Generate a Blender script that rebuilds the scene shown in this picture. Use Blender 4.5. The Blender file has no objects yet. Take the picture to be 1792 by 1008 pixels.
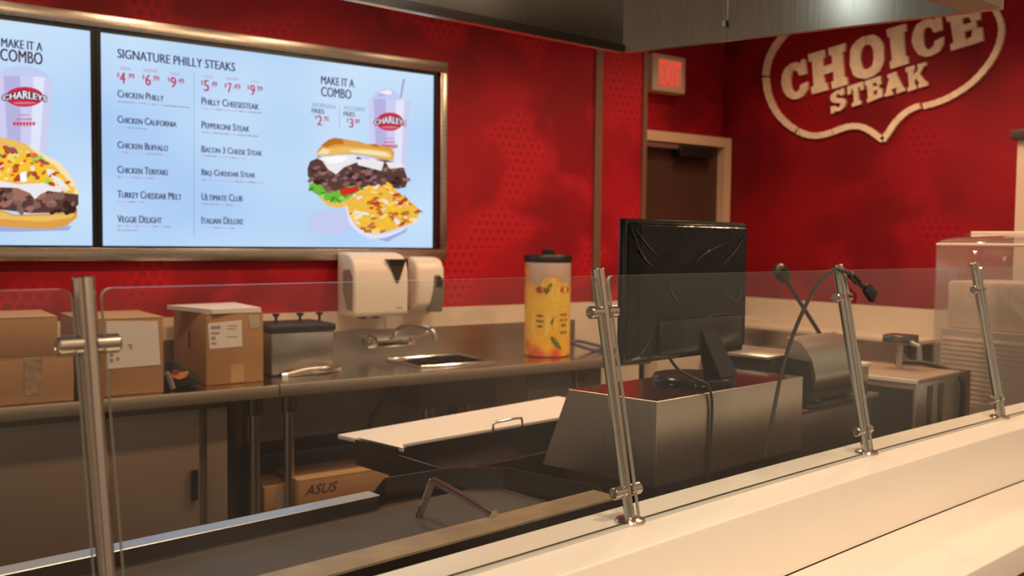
import bpy, bmesh, math, random
from mathutils import Matrix, Vector
random.seed(7)
C = bpy.context.scene.collection
S = bpy.context.scene
R = math.radians
# ------------------------------------------------------------------ camera
F, PITCH, ROLL, TW, A, EYE = 1640.0, R(2.80), R(0.62), R(54.6), R(7.5), 1.45
cp, sp, cr, sr = math.cos(PITCH), math.sin(PITCH), math.cos(ROLL), math.sin(ROLL)
def _w(v): return Vector((v[0]*math.sin(TW)+v[1]*math.cos(TW), -v[0]*math.cos(TW)+v[1]*math.sin(TW), v[2]))
_f = Vector((0, cp, -sp)); _u0 = Vector((0, sp, cp)); _x0 = Vector((1, 0, 0))
XR, UP, FW = _w(cr*_x0+sr*_u0), _w(-sr*_x0+cr*_u0), _w(_f)
O = Vector((0, 0, EYE))
cam = bpy.data.cameras.new('camera'); cam_o = bpy.data.objects.new('camera', cam); C.objects.link(cam_o)
cam.sensor_width = 36; cam.lens = F/1792*36; cam.clip_start = 0.02
cam.dof.use_dof = True; cam.dof.focus_distance = 1.8; cam.dof.aperture_fstop = 4.6
cam_o.matrix_world = Matrix(((XR.x, UP.x, -FW.x, O.x), (XR.y, UP.y, -FW.y, O.y), (XR.z, UP.z, -FW.z, O.z), (0, 0, 0, 1)))
S.camera = cam_o
# measuring helpers: a point of the photograph dropped onto a real plane of the place
def ray(px, py): return XR*((px-896)/F) - UP*((py-504)/F) + FW
CU = Vector((math.cos(A), math.sin(A), 0)); CV = Vector((-math.sin(A), math.cos(A), 0))
def atz(px, py, z): d = ray(px, py); return O + d*((z-EYE)/d.z)
def aty(px, py, y): d = ray(px, py); return O + d*(y/d.y)
def atx(px, py, x): d = ray(px, py); return O + d*(x/d.x)
def atv(px, py, v): d = ray(px, py); return O + d*(v/d.dot(CV))
def atu(px, py, u): d = ray(px, py); return O + d*(u/d.dot(CU))
def W(u, v, z): return CU*u + CV*v + Vector((0, 0, z))
# ------------------------------------------------------------------ world, light, exposure
S.view_settings.view_transform = 'Standard'; S.view_settings.look = 'None'
S.view_settings.exposure = 0.0; S.view_settings.gamma = 1.0
try: S.view_settings.use_curve_mapping = False
except Exception: pass
w = bpy.data.worlds.new('World'); S.world = w; w.use_nodes = True
bg = w.node_tree.nodes['Background']; bg.inputs[1].default_value = 0.62
wt = w.node_tree; wtc = wt.nodes.new('ShaderNodeTexCoord'); wn = wt.nodes.new('ShaderNodeTexNoise'); wr = wt.nodes.new('ShaderNodeValToRGB')
wn.inputs['Scale'].default_value = 2.2; wn.inputs['Detail'].default_value = 2
wr.color_ramp.elements[0].position = .38; wr.color_ramp.elements[0].color = (.13, .085, .055, 1)
wr.color_ramp.elements[1].position = .66; wr.color_ramp.elements[1].color = (1.0, .74, .52, 1)
wt.links.new(wtc.outputs['Generated'], wn.inputs['Vector']); wt.links.new(wn.outputs['Fac'], wr.inputs[0]); wt.links.new(wr.outputs[0], bg.inputs[0])
def spot(x, y, z, e, col=(1, .66, .39), ang=110, tx=0, ty=0, r=.06, blend=.6):
    l = bpy.data.lights.new('downlight', 'SPOT'); l.energy = e; l.color = col; l.spot_size = R(ang); l.spot_blend = blend; l.shadow_soft_size = r
    o = bpy.data.objects.new('downlight', l); C.objects.link(o); o.location = (x, y, z)
    o.rotation_euler = (tx, ty, 0); return o
def area(loc, e, col, sx, sy, rot=(0, 0, 0)):
    l = bpy.data.lights.new('hood_light', 'AREA'); l.energy = e; l.color = col; l.shape = 'RECTANGLE'; l.size = sx; l.size_y = sy
    o = bpy.data.objects.new('hood_light', l); C.objects.link(o); o.location = loc; o.rotation_euler = rot; return o
# food court ceiling lamps in front of the counter
for u in (0.2, 1.4, 2.6, 3.8):
    p = W(u, -.1, 3.0); spot(p.x, p.y, p.z, 85, col=(1, .76, .53), ang=125)
for u in (0.8, 2.6):
    p = W(u, -2.2, 3.2); spot(p.x, p.y, p.z, 130, ang=140)
# kitchen downlights
for x in (0.3, 1.3, 2.3, 3.3):
    spot(x, 2.75, 2.93, 60, ang=150)
spot(4.0, 3.3, 2.93, 26, ang=140); spot(3.6, 2.3, 2.93, 56, ang=140); spot(3.9, 1.5, 2.93, 42, ang=140)
# recessed cans in the kitchen ceiling, then the lamp inside the exhaust hood
def bulb(x, y, z, e, r=.045):
    l = bpy.data.lights.new('can_light', 'POINT'); l.energy = e; l.color = (1, .72, .46); l.shadow_soft_size = r
    o = bpy.data.objects.new('can_light', l); C.objects.link(o); o.location = (x, y, z)
for x, y in ((2.0, 1.25), (2.5, 1.3), (2.70, 1.3), (.86, 1.0)): bulb(x, y, 2.89, 7)
HL = W(1.4, 1.19, 2.27)
area(HL, .5, (.86, 1, .95), .6, .10, (0, 0, A))
# ------------------------------------------------------------------ materials
def nmat(name):
    m = bpy.data.materials.new(name); m.use_nodes = True; nt = m.node_tree
    return m, nt, nt.nodes['Principled BSDF']
def mat(name, col, rough=.5, metal=0., noise=0., nscale=20, bump=0., coat=0., spec=.5):
    m, nt, b = nmat(name); b.inputs['Base Color'].default_value = (*col, 1)
    b.inputs['Roughness'].default_value = rough; b.inputs['Metallic'].default_value = metal
    b.inputs['Coat Weight'].default_value = coat; b.inputs['Specular IOR Level'].default_value = spec
    if noise or bump:
        tc = nt.nodes.new('ShaderNodeTexCoord'); n = nt.nodes.new('ShaderNodeTexNoise')
        n.inputs['Scale'].default_value = nscale; n.inputs['Detail'].default_value = 4
        nt.links.new(tc.outputs['Object'], n.inputs['Vector'])
        if noise:
            r = nt.nodes.new('ShaderNodeValToRGB')
            r.color_ramp.elements[0].position = .3; r.color_ramp.elements[1].position = .7
            r.color_ramp.elements[0].color = (*[c*(1-noise) for c in col], 1); r.color_ramp.elements[1].color = (*[min(1, c*(1+noise)) for c in col], 1)
            nt.links.new(n.outputs['Fac'], r.inputs[0]); nt.links.new(r.outputs[0], b.inputs['Base Color'])
        if bump:
            bp = nt.nodes.new('ShaderNodeBump'); bp.inputs['Strength'].default_value = bump; bp.inputs['Distance'].default_value = .01
            nt.links.new(n.outputs['Fac'], bp.inputs['Height']); nt.links.new(bp.outputs[0], b.inputs['Normal'])
    return m
def steel(name, col=(.56, .52, .47), rough=.3, sc=(4, 4, 160), rv=.12):
    m, nt, b = nmat(name); b.inputs['Metallic'].default_value = 1
    tc = nt.nodes.new('ShaderNodeTexCoord'); mp = nt.nodes.new('ShaderNodeMapping'); mp.inputs['Scale'].default_value = sc
    n = nt.nodes.new('ShaderNodeTexNoise'); n.inputs['Scale'].default_value = 3; n.inputs['Detail'].default_value = 3
    nt.links.new(tc.outputs['Object'], mp.inputs[0]); nt.links.new(mp.outputs[0], n.inputs['Vector'])
    mr = nt.nodes.new('ShaderNodeMapRange'); mr.inputs['To Min'].default_value = rough-rv/2; mr.inputs['To Max'].default_value = rough+rv/2
    nt.links.new(n.outputs['Fac'], mr.inputs['Value']); nt.links.new(mr.outputs[0], b.inputs['Roughness'])
    cm = nt.nodes.new('ShaderNodeMapRange'); cm.inputs['To Min'].default_value = .9; cm.inputs['To Max'].default_value = 1.08
    nt.links.new(n.outputs['Fac'], cm.inputs['Value'])
    vm = nt.nodes.new('ShaderNodeVectorMath'); vm.operation = 'SCALE'; vm.inputs[0].default_value = col
    nt.links.new(cm.outputs[0], vm.inputs['Scale']); nt.links.new(vm.outputs[0], b.inputs['Base Color'])
    return m
def emis(name, col, s=1.0):
    m = bpy.data.materials.new(name); m.use_nodes = True; nt = m.node_tree; nt.nodes.clear()
    e = nt.nodes.new('ShaderNodeEmission'); e.inputs[0].default_value = (*col, 1); e.inputs[1].default_value = s
    o = nt.nodes.new('ShaderNodeOutputMaterial'); nt.links.new(e.outputs[0], o.inputs[0]); return m
def srgb(r, g, b): return tuple(((c/255)/12.92 if c/255 < .04045 else ((c/255+.055)/1.055)**2.4) for c in (r, g, b))
def pane(name, tint=(.97, .985, .975), refl=1.0, rough=.0, haze=0):
    m = bpy.data.materials.new(name); m.use_nodes = True; nt = m.node_tree; nt.nodes.clear()
    t = nt.nodes.new('ShaderNodeBsdfTransparent'); t.inputs[0].default_value = (*tint, 1)
    g = nt.nodes.new('ShaderNodeBsdfGlossy'); g.inputs[0].default_value = (refl, refl, refl, 1); g.inputs['Roughness'].default_value = rough
    f = nt.nodes.new('ShaderNodeFresnel'); f.inputs[0].default_value = 1.5
    mx = nt.nodes.new('ShaderNodeMixShader'); o = nt.nodes.new('ShaderNodeOutputMaterial')
    geo = nt.nodes.new('ShaderNodeNewGeometry'); inv = nt.nodes.new('ShaderNodeMath'); inv.operation = 'SUBTRACT'; inv.inputs[0].default_value = 1
    nt.links.new(geo.outputs['Backfacing'], inv.inputs[1])
    mu = nt.nodes.new('ShaderNodeMath'); mu.operation = 'MULTIPLY'
    nt.links.new(f.outputs[0], mu.inputs[0]); nt.links.new(inv.outputs[0], mu.inputs[1])
    m2 = nt.nodes.new('ShaderNodeMath'); m2.operation = 'MULTIPLY'; m2.inputs[1].default_value = 1.15; m2.use_clamp = True
    nt.links.new(mu.outputs[0], m2.inputs[0])
    if haze:  # veil of reflections over the pane, put in as pale diffuse colour
        df = nt.nodes.new('ShaderNodeBsdfDiffuse'); df.inputs[0].default_value = (.8, .76, .74, 1); tl = nt.nodes.new('ShaderNodeBsdfTranslucent'); tl.inputs[0].default_value = (.8, .76, .74, 1)
        ad = nt.nodes.new('ShaderNodeMixShader'); nt.links.new(df.outputs[0], ad.inputs[1]); nt.links.new(tl.outputs[0], ad.inputs[2])
        hz = nt.nodes.new('ShaderNodeMixShader'); hz.inputs[0].default_value = haze; nt.links.new(t.outputs[0], hz.inputs[1]); nt.links.new(ad.outputs[0], hz.inputs[2]); t = hz
    nt.links.new(m2.outputs[0], mx.inputs[0]); nt.links.new(t.outputs[0], mx.inputs[1]); nt.links.new(g.outputs[0], mx.inputs[2]); nt.links.new(mx.outputs[0], o.inputs[0])
    return m
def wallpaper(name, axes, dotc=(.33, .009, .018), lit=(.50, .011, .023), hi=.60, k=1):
    """red graphic wall covering: patches of lighter and darker red, with fields of darker hexagonally packed dots"""
    m, nt, b = nmat(name); N = nt.nodes.new; L = nt.links.new
    tc = N('ShaderNodeTexCoord'); sx = N('ShaderNodeSeparateXYZ'); L(tc.outputs['Object'], sx.inputs[0])
    cx = N('ShaderNodeCombineXYZ'); L(sx.outputs[axes[0]], cx.inputs[0]); L(sx.outputs[axes[1]], cx.inputs[1])
    def cell(off):
        a = N('ShaderNodeVectorMath'); a.operation = 'DIVIDE'; a.inputs[1].default_value = (.047, .047*1.732, 1); L(cx.outputs[0], a.inputs[0])
        d = N('ShaderNodeVectorMath'); d.operation = 'ADD'; d.inputs[1].default_value = (50+off, 50+off, 0); L(a.outputs[0], d.inputs[0])
        f = N('ShaderNodeVectorMath'); f.operation = 'FRACTION'; L(d.outputs[0], f.inputs[0])
        s = N('ShaderNodeVectorMath'); s.operation = 'SUBTRACT'; s.inputs[1].default_value = (.5, .5, 0); L(f.outputs[0], s.inputs[0])
        k = N('ShaderNodeVectorMath'); k.operation = 'MULTIPLY'; k.inputs[1].default_value = (1, 1.732, 0); L(s.outputs[0], k.inputs[0])
        l = N('ShaderNodeVectorMath'); l.operation = 'LENGTH'; L(k.outputs[0], l.inputs[0]); return l.outputs['Value']
    mn = N('ShaderNodeMath'); mn.operation = 'MINIMUM'; L(cell(0), mn.inputs[0]); L(cell(.5), mn.inputs[1])
    def noise(scale, lo, hi, seed):
        mp = N('ShaderNodeVectorMath'); mp.operation = 'ADD'; mp.inputs[1].default_value = (seed, seed*.7, 0); L(cx.outputs[0], mp.inputs[0])
        n = N('ShaderNodeTexNoise'); n.inputs['Scale'].default_value = scale; n.inputs['Detail'].default_value = 2; L(mp.outputs[0], n.inputs['Vector'])
        r = N('ShaderNodeMapRange'); r.inputs['From Min'].default_value = lo; r.inputs['From Max'].default_value = hi; L(n.outputs['Fac'], r.inputs['Value']); return r.outputs[0]
    patch = noise(2.6, .50, hi, 3.1); tone = noise(1.7, .40, .62, 8.4); fine = noise(60, .2, .8, 1)
    rad = N('ShaderNodeMath'); rad.operation = 'MULTIPLY'; rad.inputs[1].default_value = .36; L(patch, rad.inputs[0])
    df = N('ShaderNodeMath'); df.operation = 'SUBTRACT'; L(rad.outputs[0], df.inputs[0]); L(mn.outputs[0], df.inputs[1])
    dot = N('ShaderNodeMapRange'); dot.inputs['From Min'].default_value = -.05; dot.inputs['From Max'].default_value = .05; L(df.outputs[0], dot.inputs['Value'])
    def mixc(fac, a, bcol):
        x = N('ShaderNodeMix'); x.data_type = 'RGBA'
        if hasattr(fac, 'default_value') and not hasattr(fac, 'is_linked'): x.inputs[0].default_value = fac
        else: L(fac, x.inputs[0])
        for v, k in ((a, 6), (bcol, 7)):
            if isinstance(v, tuple): x.inputs[k].default_value = (*v, 1)
            else: L(v, x.inputs[k])
        return x.outputs[2]
    base = mixc(tone, (.24*k, .005*k, .012*k), (.38*k, .008*k, .018*k))
    base = mixc(patch, base, lit)
    g = mixc(dot.outputs[0], base, dotc)
    L(g, b.inputs['Base Color']); b.inputs['Roughness'].default_value = .55; b.inputs['Specular IOR Level'].default_value = .25
    return m
M = dict(
 red=wallpaper('red_wallpaper', (0, 2)), reddim=wallpaper('red_wallpaper_dim', (1, 2), (.24, .005, .011), (.33, .007, .015), .66, .76),  # side copy is darker: that wall's dimmer light put into its red
 tan=mat('cream_wall_panel', (.70, .59, .48), .45, noise=.03, nscale=6), floor=mat('quarry_tile', (.09, .055, .045), .5, noise=.2, nscale=9),
 ceil=mat('ceiling_board', (.35, .31, .27), .9), white=mat('white_solid_surface', (.86, .81, .74), .33, noise=.01, nscale=5),
 base=mat('brown_laminate', (.10, .062, .042), .5), steel=steel('brushed_steel'), steelh=steel('brushed_steel_horizontal', sc=(160, 160, 4)),
 steelv=steel('brushed_steel_vertical', sc=(120, 120, 2)), hood=steel('hood_steel', (.50, .47, .43), .22, sc=(90, 90, 2)),
 dsteel=steel('dull_steel', (.24, .21, .185), .26), post=steel('satin_post_steel', (.62, .53, .45), .2, sc=(200, 200, 3), rv=.08),
 chrome=mat('chrome', (.78, .77, .76), .08, 1), frame=steel('frame_steel', (.60, .52, .44), .26, sc=(2, 60, 160)),
 plate=mat('griddle_plate', (.034, .026, .024), .6, .1, noise=.25, nscale=7), board=mat('cutting_board', (.82, .78, .75), .5),
 card=mat('cardboard', (.36, .19, .085), .8, noise=.06, nscale=12), card2=mat('cardboard_light', (.44, .25, .12), .8, noise=.05, nscale=12),
 tape=mat('packing_tape', (.38, .25, .15), .22, noise=.25, nscale=40), paper=mat('white_paper', (.72, .66, .63), .7), ink=mat('grey_ink', (.32, .27, .26), .8), darkink=mat('black_ink', (.035, .02, .015), .7),
 black=mat('black_plastic', (.012, .011, .011), .4), blackg=mat('glossy_black_plastic', (.010, .009, .009), .18), wrap=mat('plastic_wrapped_black', (.007, .006, .006), .16, bump=.6, nscale=7, spec=.35),
 cable=mat('black_cable', (.02, .018, .016), .4), gcable=mat('grey_cable', (.05, .045, .04), .45), blue=mat('blue_cable', (.06, .06, .14), .45), cloth=mat('black_cloth', (.012, .012, .014), .9, bump=.6, nscale=30),
 disp=mat('cream_plastic', (.76, .68, .60), .34), smoke=mat('smoky_plastic', (.05, .035, .03), .2), exit=mat('exit_housing', (.72, .58, .44), .4), exitred=emis('exit_letters', (1.0, .055, .03), 1.0), exitface=emis('exit_face', (.62, .12, .07), .75),
 doorw=mat('door_paint', (.075, .032, .024), .55), jamb=mat('door_frame_paint', (.72, .50, .34), .45), sign=mat('cream_sign_letters', (.93, .73, .56), .55, noise=.12, nscale=26),
 bezel=mat('screen_bezel', (.006, .006, .008), .3), louver=mat('beige_louvers', (.56, .42, .30), .5), beige=mat('beige_panel', (.62, .49, .38), .5), cap=mat('dark_cap', (.05, .035, .028), .4),
 glass=pane('guard_glass'), acrylic=pane('clear_acrylic', (.97, .96, .96), 1.0, .06, .10), gedge=mat('glass_edge', (.40, .44, .40), .15), gasket=mat('clear_gasket', (.50, .50, .46), .2), fridge=mat('brown_cabinet_front', (.20, .15, .12), .4),
 trim=mat('satin_trim', (.24, .14, .10), .38, .4), dark=mat('dark_gap', (.02, .016, .014), .6), redtop=None, lemon=None, darkglass=mat('dark_front_panel', (.035, .036, .034), .12))
# ------------------------------------------------------------------ mesh helpers
def nb(): return bmesh.new()
def merge(bm, b2, T=None):
    if T is not None: bmesh.ops.transform(b2, matrix=T, verts=b2.verts)
    me = bpy.data.meshes.new('tmp'); b2.to_mesh(me); b2.free(); bm.from_mesh(me); bpy.data.meshes.remove(me)
MC = Matrix.Rotation(A, 4, 'Z')
def box(bm, a, b, T=None, bev=0, seg=2):
    t = nb(); bmesh.ops.create_cube(t, size=1)
    for v in t.verts:
        v.co = Vector([a[i]+(v.co[i]+.5)*(b[i]-a[i]) for i in range(3)])
    if bev: bmesh.ops.bevel(t, geom=t.edges[:], offset=bev, segments=seg, profile=.5, affect='EDGES')
    merge(bm, t, T)
def prism(bm, pts, ext, T=None, bev=0, seg=2):
    """polygon pts (3D, planar) pushed along ext"""
    t = nb(); vs = [t.verts.new(p) for p in pts]; f = t.faces.new(vs)
    r = bmesh.ops.extrude_face_region(t, geom=[f]); nv = [e for e in r['geom'] if isinstance(e, bmesh.types.BMVert)]
    bmesh.ops.translate(t, verts=nv, vec=Vector(ext)); bmesh.ops.recalc_face_normals(t, faces=t.faces)
    if bev: bmesh.ops.bevel(t, geom=t.edges[:], offset=bev, segments=seg, profile=.5, affect='EDGES')
    merge(bm, t, T)
def tube(bm, pts, r, n=12, T=None, caps=True):
    pts = [Vector(p) for p in pts]; rs = r if isinstance(r, (list, tuple)) else [r]*len(pts)
    t = nb(); rings = []; up = None
    for i, p in enumerate(pts):
        d = (pts[min(i+1, len(pts)-1)]-pts[max(i-1, 0)]).normalized()
        if up is None:
            up = d.orthogonal().normalized()
        else:
            up = (up - d*up.dot(d))
            up = up.normalized() if up.length > 1e-6 else d.orthogonal().normalized()
        q = d.cross(up)
        rings.append([t.verts.new(p+(up*math.cos(k*2*math.pi/n)+q*math.sin(k*2*math.pi/n))*rs[i]) for k in range(n)])
    for a, b in zip(rings, rings[1:]):
        for k in range(n): t.faces.new((a[k], a[(k+1) % n], b[(k+1) % n], b[k]))
    if caps: t.faces.new(rings[0][::-1]); t.faces.new(rings[-1])
    bmesh.ops.recalc_face_normals(t, faces=t.faces); merge(bm, t, T)
def spline(pts, n=8):
    pts = [Vector(p) for p in pts]; out = []
    for i in range(len(pts)-1):
        p0, p1, p2, p3 = pts[max(i-1, 0)], pts[i], pts[i+1], pts[min(i+2, len(pts)-1)]
        for k in range(n):
            t = k/n
            out.append(.5*((2*p1)+(p2-p0)*t+(2*p0-5*p1+4*p2-p3)*t*t+(3*p1-p0-3*p2+p3)*t**3))
    return out+[pts[-1]]
def lathe(bm, prof, c, n=32, axis=(0, 0, 1), T=None):
    ax = Vector(axis).normalized(); e1 = ax.orthogonal().normalized(); e2 = ax.cross(e1); c = Vector(c); t = nb(); rings = []
    for r, h in prof:
        rings.append([t.verts.new(c+ax*h+(e1*math.cos(k*2*math.pi/n)+e2*math.sin(k*2*math.pi/n))*max(r, 1e-5)) for k in range(n)])
    for a, b in zip(rings, rings[1:]):
        for k in range(n): t.faces.new((a[k], a[(k+1) % n], b[(k+1) % n], b[k]))
    t.faces.new(rings[0][::-1]); t.faces.new(rings[-1]); bmesh.ops.recalc_face_normals(t, faces=t.faces); merge(bm, t, T)
WM = {}
def thing(name, label, cat, loc=(0, 0, 0), rz=0, group=None):
    o = bpy.data.objects.new(name, None); C.objects.link(o); o.location = loc; o.rotation_euler = (0, 0, rz); o.empty_display_size = .05
    o['label'] = label; o['category'] = cat
    if group: o['group'] = group
    WM[o.name] = Matrix.Translation(loc) @ Matrix.Rotation(rz, 4, 'Z'); return o
def obj(name, bm, m, parent=None, smooth=True, label=None, ang=35, origin=None):
    """links a bmesh given in world space as one mesh object, in its parent's local space"""
    inv = WM[parent.name].inverted() if parent else (Matrix.Translation(-Vector(origin)) if origin else Matrix())
    bmesh.ops.transform(bm, matrix=inv, verts=bm.verts)
    me = bpy.data.meshes.new(name); bm.to_mesh(me); bm.free()
    for mm in (m if isinstance(m, (list, tuple)) else [m]): me.materials.append(mm)
    if smooth:
        me.shade_smooth()
        try: me.set_sharp_from_angle(angle=R(ang))
        except Exception: pass
    o = bpy.data.objects.new(name, me); C.objects.link(o)
    if parent: o.parent = parent; WM[o.name] = WM[parent.name]
    else:
        o.location = origin or (0, 0, 0); WM[o.name] = Matrix.Translation(o.location)
    if label: o['label'] = label
    return o
def tag(o, label, cat, group=None, kind=None):
    o['label'] = label; o['category'] = cat
    if group: o['group'] = group
    if kind: o['kind'] = kind
    return o
def struct(name, bm, m, parent=None, label=None, cat=None):
    o = obj(name, bm, m, parent, smooth=False)
    if not parent:
        o['kind'] = 'structure'
        if label: o['label'] = label; o['category'] = cat
    return o
def B(*a, **k): bm = nb(); box(bm, *a, **k); return bm
def P(*a, **k): bm = nb(); prism(bm, *a, **k); return bm
def T(*a, **k): bm = nb(); tube(bm, *a, **k); return bm
def copy_thing(src, label):
    r = src.copy(); C.objects.link(r); r['label'] = label
    for ch in list(src.children):
        c = ch.copy(); C.objects.link(c); c.parent = r
        for g in ch.children: d = g.copy(); C.objects.link(d); d.parent = c
    return r
# ------------------------------------------------------------------ room shell
YB, YE, XRW = 4.0, 4.25, 4.695          # back wall, exit wall, right wall
struct('floor', B((-3.5, -4, -.1), (XRW+.2, 4.6, 0)), M['floor'], label='dark tiled kitchen floor under the tables', cat='floor')
struct('ceiling', B((-3.5, .2, 2.95), (XRW+.2, 4.6, 3.05)), M['ceil'], label='dim ceiling above the kitchen', cat='ceiling')
ZW = 1.122
struct('wall_back', B((-3.5, YB, 0), (3.766, YB+.16, 2.95)), M['red'], label='red graphic wall behind the menu screens', cat='wall')
struct('wall_exit', B((3.3, YE, 0), (XRW+.1, YE+.3, 2.95)), M['red'], label='red wall around the exit door', cat='wall')
struct('wall_right', B((XRW, 1.65, 0), (XRW+.15, YE, 2.95)), M['reddim'], label='red wall carrying the cream steak sign', cat='wall')
# cream lower wall panels
struct('trim_1', B((-3.5, YB-.012, 0), (3.775, YB, ZW)), M['tan'], label='cream lower panel along the red back wall', cat='wall panel')
struct('trim_2', B((XRW-.012, 2.36, 0), (XRW, YE, ZW-.005)), M['tan'], label='cream lower panel along the right red wall', cat='wall panel')
# steel batten and corner guard
struct('trim_3', B((3.385, YB-.016, ZW), (3.435, YB, 2.95)), M['trim'], label='vertical steel strip on the back wall', cat='trim')
bm = B((3.745, YB-.012, 0), (3.778, YB, 2.95)); box(bm, (3.766, YB, 0), (3.778, YB+.16, 2.95))
struct('trim_4', bm, M['trim'], label='steel corner guard beside the exit sign', cat='trim')
# exit door
bm = B((4.625, YE-.09, 0), (4.688, YE, 2.135)); box(bm, (3.80, YE-.09, 2.075), (4.625, YE, 2.135)); box(bm, (3.80, YE-.09, 0), (3.86, YE, 2.075))
d1 = struct('door_1', bm, M['jamb'], label='exit door frame, cream, behind the monitor', cat='door')
# ------------------------------------------------------------------ sneeze guard counter
L0 = .973; VI, VF, VL, ZL = 1.0955, .9185, .6975, .83
def bend(u): return -.0175*max(0, u-1.2)**2
US = [-.9+.1*i for i in range(50)]
def sweep(bm, prof, us=US, closed=True):
    t = nb(); rings = [[t.verts.new(W(u, v+bend(u), z)) for v, z in prof] for u in us]; n = len(prof)
    for a, b in zip(rings, rings[1:]):
        for k in range(n if closed else n-1): t.faces.new((a[k], b[k], b[(k+1) % n], a[(k+1) % n]))
    t.faces.new(rings[0]); t.faces.new(rings[-1][::-1]); bmesh.ops.recalc_face_normals(t, faces=t.faces); merge(bm, t)
def rrect(v0, v1, z0, z1, r, top=True):
    pts = [(v0, z0)]
    for k in range(5): a = math.pi-k*math.pi/8; pts.append((v0+r+math.cos(a)*r, z1-r+math.sin(a)*r))
    for k in range(5): a = math.pi/2-k*math.pi/8; pts.append((v1-r+math.cos(a)*r, z1-r+math.sin(a)*r))
    return pts+[(v1, z0)]
ct = thing('service_counter', 'long white stone service counter carrying the glass guard', 'counter', W(1.2, .95, 0), A)
bm = nb(); sweep(bm, rrect(VF, VI, ZL, L0, .004)[:-1]+[(VI, L0-.03), (VF+.02, L0-.03), (VF+.02, ZL)]); obj('guard_ledge', bm, M['white'], ct)
bm = nb(); sweep(bm, rrect(VL, VF-.0015, ZL-.06, ZL, .004)); obj('tray_shelf', bm, M['white'], ct)
bm = nb(); sweep(bm, [(VL+.03, 0), (VL+.03, ZL-.061), (VI-.03, ZL-.061), (VI-.03, 0)]); obj('base_panel', bm, M['base'], ct, label='brown panel under the white shelf')
bm = nb(); sweep(bm, [(VF+.021, ZL-.06), (VF+.021, L0-.0305), (VI-.006, L0-.0305), (VI-.006, ZL-.06)]); obj('support', bm, M['base'], ct)
# posts
LEAN = .0845/.433
VP0 = 1.0205
def post(u, label):
    bs = W(u, VP0+bend(u), L0); th = thing('guard_post', label, 'post', bs, A, 'steel posts of the glass guard')
    ax = (CV*LEAN + Vector((0, 0, 1))).normalized()
    def along(z): return bs + (CV*LEAN+Vector((0, 0, 1)))*z
    bm = nb(); lathe(bm, [(.0265, 0), (.0265, .003), (.024, .0065), (.013, .009), (.0105, .010)], bs, 40); obj('base_flange', bm, M['post'], th, label='polished round base flange')
    bm = nb(); tube(bm, [along(.008), along(.026)], .0098, 28); obj('collar', bm, M['post'], th)
    bm = nb(); tube(bm, [along(.026), along(.0262), along(.428), along(.4305), along(.432)], [.0080, .0088, .0122, .0122, .0110], 36); obj('tube', bm, M['post'], th)
    for zc, nm in ((.052, 0), (.357, 1)):
        c = along(zc); rr = .0105 if nm == 0 else .0112
        for s, l0, l1 in ((-1, .0075, .034), (1, .0075, .034)):
            bm = nb(); pr = [(rr-.0016, l1+.0), (rr, l1-.0022), (rr, l0)] if True else 0
            lathe(bm, [(rr, l0), (rr, l1-.002), (rr-.0018, l1), (rr*.45, l1), (rr*.42, l1-.002)], c, 28, CU*s); obj('clamp', bm, M['post'], th)
    return th
PU = [.365, 1.231, 2.0565, 2.7803]
PL = ['nearest and leftmost of the slanted steel guard posts', 'steel guard post standing just left of the black monitor', 'steel guard post with the black cable draped over it', 'farthest right steel guard post before the clear case']
p1 = post(PU[1], PL[1])
for i in (0, 2, 3):
    o = copy_thing(p1, PL[i]); o.location = W(PU[i], VP0+bend(PU[i]), L0)
# glass panels
def gpane(u0, u1, label, cut0=True, cut1=True):
    GH = .420; th = thing('glass_panel', label, 'glass panel', W((u0+u1)/2, VP0-.007+bend((u0+u1)/2), L0), A, 'glass panels of the guard')
    def Q(u, z, off=0): return W(u, VP0-.007+bend(u)+LEAN*z+off, L0+z)
    r = .012; prof = [(u0, .001), (u1, .001)]
    for k in range(6): a = k*math.pi/10; prof.append((u1-r+r*math.cos(a), GH-r+r*math.sin(a)))
    for k in range(6): a = math.pi/2+k*math.pi/10; prof.append((u0+r+r*math.cos(a), GH-r+r*math.sin(a)))
    t = nb(); fr = [t.verts.new(Q(u, z, -.0038)) for u, z in prof]; bk = [t.verts.new(Q(u, z, .0038)) for u, z in prof]; n = len(prof)
    t.faces.new(fr); t.faces.new(bk[::-1]); e0 = len(t.faces)
    for k in range(n): t.faces.new((fr[k], bk[k], bk[(k+1) % n], fr[(k+1) % n]))
    t.faces.ensure_lookup_table()
    bmesh.ops.recalc_face_normals(t, faces=t.faces)
    for f in t.faces[2:]: f.material_index = 1
    obj('pane', t, [M['glass'], M['gedge']], th, smooth=False)
    bm = nb(); n = 12
    rings = []
    for k in range(n+1):
        u = u0+(u1-u0)*k/n; v = VP0-.007+bend(u)
        rings.append([bm.verts.new(W(u, v+a, L0+b)) for a, b in ((-.011, 0.0004), (-.010, .003), (-.0045, .0035), (-.0045, .0004))])
    for a, b in zip(rings, rings[1:]):
        for k in range(4): bm.faces.new((a[k], b[k], b[(k+1) % 4], a[(k+1) % 4]))
    bmesh.ops.recalc_face_normals(bm, faces=bm.faces); obj('bottom_seal', bm, M['gasket'], th, label='clear rubber strip along the bottom edge')
    bm = nb(); rings = []
    for k in range(n+1):
        u = u0+(u1-u0)*k/n; v = VP0-.007+bend(u)
        rings.append([bm.verts.new(W(u, v+a, L0+b)) for a, b in ((.0045, .0004), (.0045, .002), (.0075, .002), (.0075, .0004))])
    for a, b in zip(rings, rings[1:]):
        for k in range(4): bm.faces.new((a[k], b[k], b[(k+1) % 4], a[(k+1) % 4]))
    bmesh.ops.recalc_face_normals(bm, faces=bm.faces); obj('joint_line', bm, M['dark'], th, label='dark sealant line')
g = .0155
gpane(-.45, PU[0]-g, 'glass guard panel left of the nearest steel post')
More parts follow.
